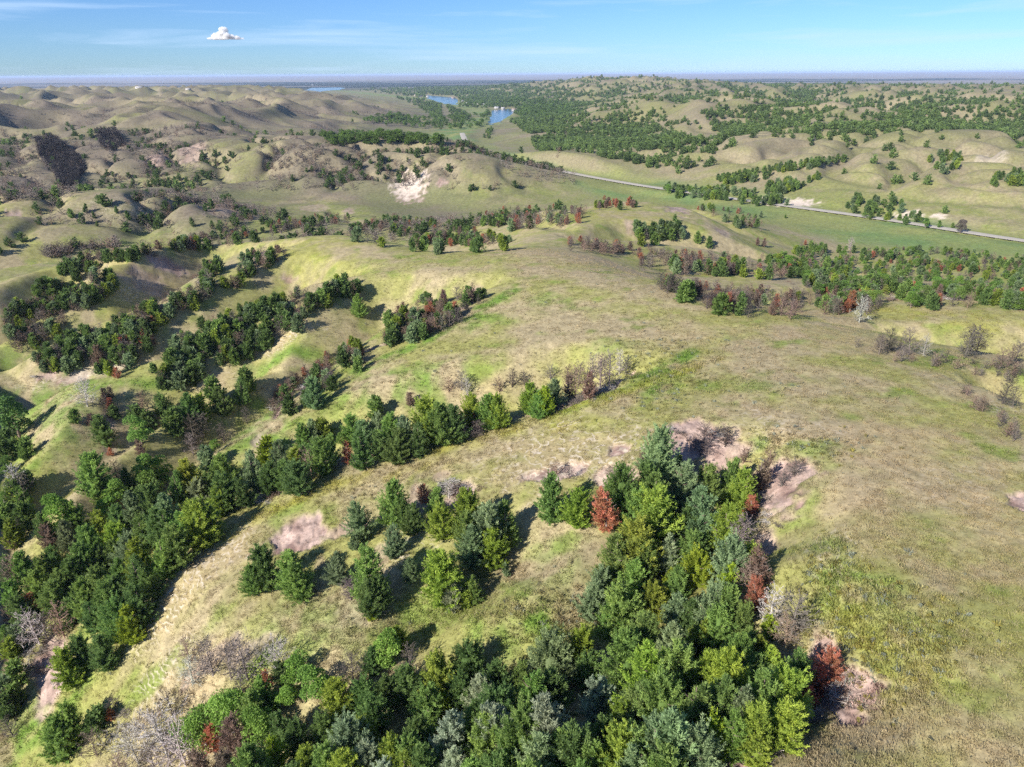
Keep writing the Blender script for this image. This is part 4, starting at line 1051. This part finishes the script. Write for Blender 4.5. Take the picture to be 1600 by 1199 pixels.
# --- the rest of the trees in the middle distance, and the woods beyond
MID = {'c': [cedar_crown(600 + i, 6, R, 30, 4, 7, 1.05, sh, wid=.36, mat=M_FOL_S) for i, (R, sh) in enumerate([(2.0, .64), (2.2, .58), (1.8, .68)])],
       'b': [bare_branches(620 + i, 6, 2.0, 24, 6, 2, mat=M_WOOD_S, th=3.4) for i in range(3)],
       'r': [cedar_crown(640 + i, 6, 1.9, 28, 4, 7, .9, .55, core=False, wid=.32, mat=M_FOL_S) for i in range(2)],
       'l': [leafy_crown(660 + i, 6, 2.5, 10, 90, .42, mat=M_FOL_S) for i in range(2)]}
FAR_C = [cedar_crown(680 + i, 6, R, 12, 3, 5, 1.9, .5, wid=.45, mat=M_FOL_S) for i, R in enumerate((2.3, 2.6, 2.0))]
FAR_B = [bare_branches(690 + i, 6, 2.4, 10, 4, 2, mat=M_WOOD_S, th=6.0) for i in range(2)]
TK = {k: np.array(v[0]) for k, v in TINT.items()}
for f, nm, lab in (('c', 'cedar_wood', 'dense cedars filling the middle-distance gullies'), ('b', 'dead_thicket', 'grey-brown dead thickets in the middle-distance gullies'), ('r', 'rust_thicket', 'rust-red dead cedars massed in the middle distance'), ('l', 'leafy_wood', 'bright green leafy trees massed in the valley')):
    L = [d for d in rest if d['form'] == f]
    if not L: continue
    P = np.array([d['p'] for d in L]); s = np.array([d['h'] for d in L]) / 6; n = len(L)
    tint = np.array([TK[d['tint']] for d in L]) * srg.uniform(.62, 1.0, (n, 1))
    w = s * srg.uniform(.95, 1.25, n)
    scatter(nm, lab, P - [0, 0, .1], yaw(n), np.c_[w, w, s], srg.integers(len(MID[f]), size=n), tint, MID[f])

def sector(n, r0, r1, a0, a1, rg, power=1.0):
    u = rg.random(n)
    r = (r0 ** (2 - power) + u * (r1 ** (2 - power) - r0 ** (2 - power))) ** (1 / (2 - power)) if power != 2 else r0 * (r1 / r0) ** u
    a = np.radians(rg.uniform(a0, a1, n))
    return r * np.sin(a), r * np.cos(a), r

def clear_of(x, y):
    ok = np.ones(x.shape, bool)
    d, _, _ = poly_dist(x, y, ROAD); ok &= d > 9
    for P in LAKES: ok &= ~in_poly(x, y, P.mean(0) + (P - P.mean(0)) * 1.15)
    return ok
def valley_side(x, y):
    """> 0 right of the valley axis as seen from the camera, in metres"""
    ax = VALLEY_AXIS[::-1]                       # from the far lake towards the right edge
    th = np.arctan2(x, y); r = np.hypot(x, y)
    t_ax = np.arctan2(ax[:, 0], ax[:, 1]); r_ax = np.hypot(ax[:, 0], ax[:, 1])
    o = np.argsort(t_ax)
    return r - np.interp(th, t_ax[o], r_ax[o])
xs, ys, cs, bs = [], [], [], []
# right-hand hills: cedar woods with open grassy crests
for n, r0, r1, keep, sc in ((44000, 430, 1250, 1.0, .92), (50000, 1250, 2600, 1.0, 1.15), (50000, 2600, 5200, 1.0, 1.7)):
    x, y, r = sector(n, r0, r1, -16, 47, srg, 1.0)
    z = ground_z(x, y); rel = fbm(x, y, 150, 3, 501) + .35 * fbm(x, y, 48, 3, 502)
    side = valley_side(x, y); vd, _, _ = poly_dist(x, y, VALLEY_AXIS)
    hill = sstep(420, 720, r)
    p = sstep(-.42, .06, rel + .06 * sstep(600, 1400, r)) * .95 * hill * (1 - .92 * sstep(np.quantile(ridges(x, y), .66), np.quantile(ridges(x, y), .86), ridges(x, y)))
    p *= sstep(-.24, .06, np.arctan2(x, y))
    open_hill = np.exp(-(((x - 310) / 190) ** 2 + ((y - 545) / 130) ** 2) ** 2)       # the bare grass hill across the road
    p *= 1 - np.clip(1.6 * open_hill, 0, .985)
    ok = (side > 45) & (vd > 55) & (srg.random(n) < p) & clear_of(x, y) & (z > LAKE_Z + .8)
    xs.append(x[ok]); ys.append(y[ok]); cs.append(np.full(ok.sum(), sc))
# left-hand hills: few trees, in the draws
for n, r0, r1, sc in ((9000, 330, 1300, .95), (24000, 1300, 4600, 1.35)):
    x, y, r = sector(n, r0, r1, -47, 8, srg, 1.0)
    rel = .5 * fbm(x, y, 110, 3, 511) + .5 * fbm(x, y, 40, 2, 512) + .9 * (.5 - ridges(x, y)); side = valley_side(x, y); z = ground_z(x, y)
    ok = (side < -60 if False else (np.arctan2(x, y) < -.05)) & (srg.random(n) < .7 * sstep(.12, .42, rel) * sstep(330, 420, r)) & clear_of(x, y) & (z > 14)
    xs.append(x[ok]); ys.append(y[ok]); cs.append(np.full(ok.sum(), sc))
x, y, sc = np.concatenate(xs), np.concatenate(ys), np.concatenate(cs); n = len(x)
s = sc * srg.uniform(.6, 1.2, n); z = ground_z(x, y)
tint = np.where(srg.random((n, 1)) < .6, TK['G'], TK['D']) * srg.uniform(.6, 1.05, (n, 1)) * np.array([.92, .88, 1.0])
scatter('far_wood', 'cedar woods covering the hills beyond the valley', np.c_[x, y, z - .1], yaw(n, .03), np.c_[s * 1.15, s * 1.15, s * .92], srg.integers(3, size=n), tint, FAR_C)
# leafy trees along the valley and round the lakes
px = rand_in_poly([(505,212),(560,205),(640,206),(700,214),(690,222),(600,218),(520,222)], 170, srg)
px = np.vstack([px, rand_in_poly([(610,185),(690,182),(765,176),(760,196),(700,200),(620,196)], 150, srg), rand_in_poly([(635,152),(665,147),(720,150),(800,152),(870,160),(900,175),(850,185),(810,182),(805,168),(765,168),(715,166),(716,152),(668,148)], 420, srg), rand_in_poly([(560,185),(620,178),(650,185),(600,195)], 60, srg)])
Q = cast(px[:, 0], px[:, 1], 4.0); Q = Q[~np.isnan(Q[:, 0])]; Q = Q[clear_of(Q[:, 0], Q[:, 1])]; n = len(Q)
s = srg.uniform(.7, 1.5, n) * np.clip(np.hypot(Q[:, 0], Q[:, 1]) / 1100, 1, 1.6)
scatter('valley_wood', 'leafy trees massed round the lakes and valley floor', Q - [0, 0, .2], yaw(n, .03), np.c_[s * 1.2, s * 1.2, s], srg.integers(2, size=n), (TK['G'] * .5 + TK['L'] * .4) * srg.uniform(.5, .9, (n, 1)), MID['l'])
# dark clumps in the draws of the left hills
x, y, r = sector(52000, 300, 1500, -47, 4, srg, 1.0); g1, g2 = side_draws(x, y); z = ground_z(x, y)
dr = np.where(r < 850, np.maximum(g1, .7 * g2), 1.6 * (.55 - ridges(x, y)))
ok = (srg.random(len(x)) < .8 * sstep(.40, .90, dr) * sstep(-.35, .15, fbm(x, y, 120, 3, 541)) * sstep(300, 380, r)) & (z > 15) & clear_of(x, y) & (valley_side(x, y) < 900)
x, y, z = x[ok], y[ok], z[ok]; n = len(x); s = srg.uniform(.45, .95, n); live = srg.random(n) < .34
tint = np.where(live[:, None], TK['D'] * .6, np.where(srg.random((n, 1)) < .5, TK['A'], TK['N'] * .8)) * srg.uniform(.75, 1.2, (n, 1))
scatter('draw_thicket', 'dark thickets of dead and living trees in the left hill draws', np.c_[x, y, z - .1], yaw(n, .06), np.c_[s * 1.15, s * 1.15, s], np.where(live, srg.integers(3, size=n), 3 + srg.integers(2, size=n)), tint, FAR_C + FAR_B)
# burnt scrub on the left hills: grey and purple-brown
x, y, r = sector(26000, 300, 1700, -47, 5, srg, 1.0)
rel = fbm(x, y, 95, 4, 320) + .25 * fbm(x, y, 30, 2, 522); z = ground_z(x, y)
ok = (srg.random(len(x)) < .85 * sstep(-.05, .32, rel)) & (z > 14.5) & clear_of(x, y) & (valley_side(x, y) < 2500)
x, y = x[ok], y[ok]
for poly, k in (([(62,218),(80,214),(120,245),(132,262),(110,290),(95,300),(85,270),(60,245)], 420), ([(150,205),(185,205),(195,225),(170,235),(155,225)], 160), ([(0,200),(120,215),(60,260),(0,290)], 160), ([(200,230),(330,215),(340,260),(230,280)], 140), ([(400,225),(500,225),(520,260),(420,270)], 120), ([(0,290),(120,296),(110,305),(0,314)], 120), ([(230,296),(440,330),(440,338),(230,304)], 150), ([(60,390),(180,372),(190,384),(70,402)], 110)):
    g = rand_in_poly(poly, k, srg); G = cast(g[:, 0], g[:, 1], 1.5); G = G[~np.isnan(G[:, 0])]
    x = np.r_[x, G[:, 0]]; y = np.r_[y, G[:, 1]]
z = ground_z(x, y); n = len(x); s = srg.uniform(.4, .85, n)
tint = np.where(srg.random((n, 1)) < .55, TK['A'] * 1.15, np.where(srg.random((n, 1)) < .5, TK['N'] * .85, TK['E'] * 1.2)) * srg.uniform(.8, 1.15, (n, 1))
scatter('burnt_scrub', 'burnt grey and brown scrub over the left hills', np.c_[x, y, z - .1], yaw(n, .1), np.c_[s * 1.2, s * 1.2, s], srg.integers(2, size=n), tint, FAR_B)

# burnt dead trees packed in the far left hollow, its shade put into their tint
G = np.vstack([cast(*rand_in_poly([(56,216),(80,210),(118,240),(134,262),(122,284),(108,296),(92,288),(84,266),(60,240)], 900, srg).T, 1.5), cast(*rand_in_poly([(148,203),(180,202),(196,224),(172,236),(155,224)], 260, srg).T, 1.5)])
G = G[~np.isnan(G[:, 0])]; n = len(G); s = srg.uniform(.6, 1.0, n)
scatter('hollow_shade_trees', 'burnt dead trees packed in the far left hollow, tint darkened for its shade', G - [0, 0, .1], yaw(n, .06), np.c_[s * 1.2, s * 1.2, s], srg.integers(3, size=n), np.array([.045, .040, .042]) * srg.uniform(.7, 1.4, (n, 1)), MID['b'])

# --- grass, weeds and sage on the near ground
def tuft(seed, nb, h, spread, w):
    rg = np.random.default_rng(seed); acc = Acc()
    P = np.c_[rg.normal(size=(nb, 2)) * spread * .5, np.zeros(nb) - .02]
    D = unit(np.c_[rg.normal(size=(nb, 2)) * .6, np.ones(nb)])
    v, f = blades(P, D, h * rg.uniform(.5, 1.1, nb), w * rg.uniform(.7, 1.3, nb), rg)
    acc.add(v, f, np.repeat(rg.uniform(.75, 1.3, nb), 4)); return acc.mesh('tuft', M_FOL_S)
TUFTS = [tuft(700 + i, nb, h, sp, w) for i, (nb, h, sp, w) in enumerate([(12, .34, .34, .055), (9, .26, .42, .06), (16, .42, .30, .05)])]
x, y, r = sector(175000, 27, 210, -50, 50, srg, 1.55)
bare = ground_z(x, y, G_F['bare']); z = ground_z(x, y); stp = ground_z(x, y, G_F['steps'])
dens = .35 + .65 * sstep(-.35, .25, fbm(x, y, 7, 3, 530) + .4 * fbm(x, y, 2.2, 2, 531))
ok = (srg.random(len(x)) < dens * (1 - .96 * sstep(.25, .6, bare)) * (1 - .35 * stp))
x, y, z, r = x[ok], y[ok], z[ok], r[ok]; n = len(x)
c = col_at(x, y) * srg.uniform(.90, 1.18, (n, 1))
straw = srg.random(n) < .26; c[straw] = c[straw] * .4 + np.array([.40, .33, .20]) * .62
tall = np.maximum(ground_z(x, y, G_F['lush_shade']), ground_z(x, y, G_F['yellow']))
s = srg.uniform(.55, 1.05, n) * (1 + .7 * tall)
scatter('grass', 'dry and green prairie grass tufts on the near slopes', np.c_[x, y, z], yaw(n, .12), np.c_[s, s, s * srg.uniform(.7, 1.1, n)], srg.integers(3, size=n), c * 1.14, TUFTS)
# weeds: knee-high clumps on the damp right slope, dark and yellow
WEED = [tuft(720, 26, .75, .42, .10), tuft(721, 20, .6, .5, .09), leafy_crown(722, .7, .34, 5, 14, .12, mat=M_FOL_S, base=.1)]
xs = []
for u0, v0, ru, rv, k in ((1335,940,70,50,500),(1395,1000,100,46,800),(1350,1075,60,60,350),(1260,705,70,22,260),(1210,690,40,14,160),(1050,585,50,30,500),(990,600,60,22,300),(860,965,80,46,520),(1060,545,70,20,260),(1290,880,40,40,160),(640,585,70,30,120),(1180,600,160,40,240),(900,480,160,60,260),(700,500,130,60,160),(330,760,60,20,60),(540,765,120,22,140),(250,1090,50,30,80),(600,960,90,30,90)):
    k = k // 2; g = srg.normal(size=(k, 2)) * .75
    xs.append(np.c_[u0 + g[:, 0] * ru, v0 + g[:, 1] * rv])
q = np.concatenate(xs); Q = cast(q[:, 0], q[:, 1]); ok = ~np.isnan(Q[:, 0]); Q = Q[ok]; q = q[ok]; n = len(Q)
c = col_at(Q[:, 0], Q[:, 1]) * 1.35 * srg.uniform(.7, 1.3, (n, 1))
yl = (srg.random(n) < .22) & (q[:, 0] > 1250); c[yl] = np.array([.32, .28, .07]) * srg.uniform(.7, 1.2, (yl.sum(), 1))
gy = srg.random(n) < .12; c[gy] = np.array([.30, .32, .24]) * srg.uniform(.8, 1.2, (gy.sum(), 1))
s = srg.uniform(.3, .8, n)
scatter('weeds', 'knee-high weeds and sage clumps on the grass slopes', Q, yaw(n), np.c_[s * 1.2, s * 1.2, s], srg.integers(3, size=n), c, WEED)
# slash: cut and fallen grey branches along the gully rims
def slash_mesh(seed):
    rg = np.random.default_rng(seed); acc = Acc()
    for i in range(16):
        a = rg.random() * 6.283; l = rg.uniform(.8, 2.2); b = np.r_[rg.normal(size=2) * .5, rg.uniform(.02, .35)]
        d = np.array([math.cos(a), math.sin(a), rg.normal() * .22])
        v, f = tube(np.stack([b - d * l / 2, b, b + d * l / 2 + rg.normal(size=3) * .12]), np.array([.045, .035, .012]), 3); acc.add(v, f, rg.uniform(.7, 1.3))
        k = 7; P = b + d * (rg.uniform(-.4, .5, (k, 1)) * l); v, f = blades(P, unit(d + rg.normal(size=(k, 3)) * .6), l * .4, .035, rg); acc.add(v, f, rg.uniform(.7, 1.3))
    return acc.mesh('slash', M_WOOD_S)
SL = [slash_mesh(740 + i) for i in range(3)]
lines = [((375,792),(480,748),12,30), ((560,716),(690,684),8,30), ((690,680),(790,655),10,40), ((860,640),(960,605),8,30), ((1390,467),(1600,466),5,150), ((1120,1165),(1200,1175),14,26), ((1230,1140),(1280,1120),8,8), ((1060,690),(1130,680),14,10), ((690,770),(735,755),12,14), ((550,905),(600,960),10,10), ((20,1000),(90,1050),24,16), ((200,1120),(330,1150),30,24), ((430,640),(500,590),6,20), ((640,520),(740,475),5,20), ((1280,1060),(1345,1100),20,10), ((290,430),(330,445),6,14), ((220,490),(270,470),6,14), ((1180,760),(1210,860),12,12), ((1000,400),(1240,440),6,20), ((60,590),(130,556),6,14)]
qq, tt = [], []
for (x0, y0), (x1, y1), jit, k in lines:
    t = srg.random((k, 1)); qq.append(np.array([x0, y0]) + t * np.array([x1 - x0, y1 - y0]) + srg.normal(size=(k, 2)) * [jit, jit * .5])
    tt.append(np.array([TK['P'], TK['A'], TK['N']])[srg.integers(3, size=k)])
q = np.concatenate(qq); tt = np.concatenate(tt); Q = cast(q[:, 0], q[:, 1]); ok = ~np.isnan(Q[:, 0]); Q, tt = Q[ok], tt[ok]; n = len(Q)
s = srg.uniform(.5, 1.1, n)
scatter('brushwood', 'fallen grey branches and slash along the gully rims', Q, yaw(n, .15), np.c_[s, s, s], srg.integers(3, size=n), tt * srg.uniform(.7, 1.15, (n, 1)), SL)

# ------------------------------------------------------------------ cabins by the lake and barns on the plain
def plain_mat(name, c):
    m, n, l, p = new_mat(name); g = nd(n, 'ShaderNodeNewGeometry'); z = nd(n, 'ShaderNodeTexNoise', Scale=.8, Detail=3.0); l.new(g.outputs['Position'], z.inputs['Vector'])
    l.new(mixc(n, l, z.outputs['Fac'], tuple(x * .85 for x in c) + (1,), tuple(min(.95, x * 1.1) for x in c) + (1,)), p.inputs['Base Color']); p.inputs['Roughness'].default_value = .8
    return m
M_WALL, M_ROOF, M_ROOF2, M_DARK = plain_mat('painted_wall', (.55, .52, .48)), plain_mat('pale_roof', (.42, .40, .39)), plain_mat('brown_roof', (.26, .19, .15)), plain_mat('dark_opening', (.05, .055, .06))
def house(u, v, wid, dep, hgt, label, name, cat, grp, roof, rot):
    p = spot(u, v)
    if np.isnan(p).any(): return
    e = bpy.data.objects.new(name, None); COL.objects.link(e); e.location = (p[0], p[1], p[2] - .2); e.rotation_euler = (0, 0, rot); tag(e, label, cat, grp)
    a, b, h = wid / 2, dep / 2, hgt
    vv = np.array([(-a,-b,-1),(a,-b,-1),(a,b,-1),(-a,b,-1),(-a,-b,h),(a,-b,h),(a,b,h),(-a,b,h),(-a,0,h+dep*.26),(a,0,h+dep*.26)], float)
    link('wall', build_mesh('wall', vv, [np.array([(0,1,5,4),(2,3,7,6)]), np.array([(1,2,6),(1,6,5),(5,6,9),(3,0,4),(3,4,7),(7,4,8)])], [M_WALL]), e)
    o = .5; r = dep * .26; t = .25
    rv = np.array([(-a-o,-b-o,h-.15),(a+o,-b-o,h-.15),(a+o,0,h+r+.12),(-a-o,0,h+r+.12),(-a-o,b+o,h-.15),(a+o,b+o,h-.15)], float); rv2 = rv + [0, 0, t]
    ff = np.array([(0,1,2,3),(3,2,5,4)])
    V = np.vstack([rv, rv2]); F = np.vstack([ff[:, ::-1], ff + 6, [(0,1,7,6),(1,2,8,7),(2,5,11,8),(5,4,10,11),(4,3,9,10),(3,0,6,9)]])
    link('roof', build_mesh('roof', V, F, [roof]), e)
    for k, (cx, w2, z0, z1, nm) in enumerate(((-.25, .1, .9, 2.1, 'window'), (.05, .07, 0, 2.2, 'door'), (.3, .1, .9, 2.1, 'window'))):
        x0, x1 = (cx - w2) * wid, (cx + w2) * wid; z1 = min(z1, h - .3)
        bv = np.array([(x0,-b-.06,z0),(x1,-b-.06,z0),(x1,-b-.06,z1),(x0,-b-.06,z1),(x0,-b+.02,z0),(x1,-b+.02,z0),(x1,-b+.02,z1),(x0,-b+.02,z1)])
        link(nm, build_mesh(nm, bv, np.array([(0,1,2,3),(0,4,5,1),(1,5,6,2),(2,6,7,3),(3,7,4,0)]), [M_DARK]), e)
hrg = np.random.default_rng(8)
CAB = [(649,150),(656,151),(668,152),(708,154),(722,159),(731,163),(748,164),(756,165),(786,171),(803,173),(776,170)]
for i, (u, v) in enumerate(CAB):
    house(u, v, hrg.uniform(9, 13), hrg.uniform(7, 9), 3.0, ('leftmost' if i == 0 else 'rightmost' if i == 9 else f'{ordw([sorted(c[0] for c in CAB).index(u)][0] + 1)} from left') + ' pale cabin on the lake shore', 'cabin', 'cabin', 'cabins round the lake', M_ROOF if i % 3 else M_ROOF2, hrg.uniform(-.5, .5))
for u, v, w, lab in ((218, 138, 9, 'long white shed far off at upper left'), (294, 140, 6, 'white barn far off among the left hills'), (489, 133.5, 3, 'white barn beyond the far lake')):
    q = spot(u, v)
    if np.isnan(q).any(): continue
    w = w * float(np.hypot(q[0], q[1])) / F_PX
    house(u, v, w, min(w * .5, 22), min(w * .10, 7), lab, 'barn', 'barn', 'white barns far off', M_ROOF, .1)

# ------------------------------------------------------------------ clouds
cm, cn, cl, cp = new_mat('cloud_vapour')
cn.remove(cp)
_cv = nd(cn, 'ShaderNodeVolumePrincipled'); _cv.inputs['Color'].default_value = (.99, .99, .99, 1); _cv.inputs['Density'].default_value = .022; _cv.inputs['Anisotropy'].default_value = 0.0
_cv.inputs['Density Attribute'].default_value = ''; _cv.inputs['Color Attribute'].default_value = ''; _cv.inputs['Temperature Attribute'].default_value = ''
cl.new(_cv.outputs[0], cn['Material Output'].inputs['Volume']); cm.cycles.homogeneous_volume = True
def cloud(u, v, wid, hgt, seed, label, dist=16000, lobes=90):
    """a heap of vapour: a few larger billows under a fringe of many small puffs"""
    rg = np.random.default_rng(seed); d = ray_dirs(np.array([u]), np.array([v]))[0]; c = d * dist + [0, 0, CAM_Z]
    import bmesh
    bm = bmesh.new()
    def top(t): return .10 + .9 * math.exp(-((t + .10) / .30) ** 2) + .35 * math.exp(-((t + .55) / .25) ** 2) + .28 * math.exp(-((t - .50) / .28) ** 2)
    for i in range(lobes):
        t = rg.uniform(-1, 1) * .95; tp = top(t)
        rr = hgt * rg.uniform(.12, .22) * (.35 + .75 * tp); hz = max(rr * .3, rg.random() * hgt * .80 * tp - rr * .3)
        M = Matrix.Translation((t * wid * .5, rg.normal() * wid * .06, hz)) @ Matrix.Diagonal((rr * 1.5, rr * 1.3, rr * .85, 1))
        bmesh.ops.create_icosphere(bm, subdivisions=3, radius=1.0, matrix=M)
    bm.normal_update()
    V = np.array([w.co[:] for w in bm.verts]); f = np.array([[w.index for w in fc.verts] for fc in bm.faces]); bm.free()
    V = V + hgt * .035 * np.stack([fbm(V[:, 0] + 1.7 * V[:, 2], V[:, 1] + k, hgt * .16, 3, seed + k) for k in (1, 2, 3)], -1)
    V[:, 2] = np.maximum(V[:, 2], hgt * .03 * fbm(V[:, 0], V[:, 1], hgt * .4, 3, 3))
    o = link('cloud', build_mesh('cloud', V, f, [cm], smooth=True), loc=c); tag(o, label, 'cloud')
    rm_ = o.modifiers.new('one_skin', 'REMESH'); rm_.mode = 'VOXEL'; rm_.voxel_size = hgt * .03
cloud(353, 62, 840, 290, 1, 'small white cumulus cloud in the blue sky at upper left')

# ------------------------------------------------------------------ haze
hm, hn, hl, hp = new_mat('haze_air')
hn.remove(hp)
pv = nd(hn, 'ShaderNodeVolumePrincipled')
pv.inputs['Color'].default_value = (.56, .71, 1.0, 1)
pv.inputs['Density'].default_value = 4.8e-5
pv.inputs['Density Attribute'].default_value = ''
pv.inputs['Color Attribute'].default_value = ''
pv.inputs['Temperature Attribute'].default_value = ''
hm.cycles.homogeneous_volume = True
hl.new(pv.outputs[0], hn['Material Output'].inputs['Volume'])
z0, z1 = float(GZ.min()) - 2, max(float(GZ.max()), CAM_Z) + 16; B = 44000
hv = np.array([(x, y, z) for z in (z0, z1) for y in (-B, B) for x in (-B, B)], float)
haze = link('haze', build_mesh('haze', hv, np.array([(0,2,3,1),(4,5,7,6),(0,1,5,4),(2,6,7,3),(0,4,6,2),(1,3,7,5)]), [hm]))
tag(haze, 'pale blue summer haze over the far plain', kind='stuff')
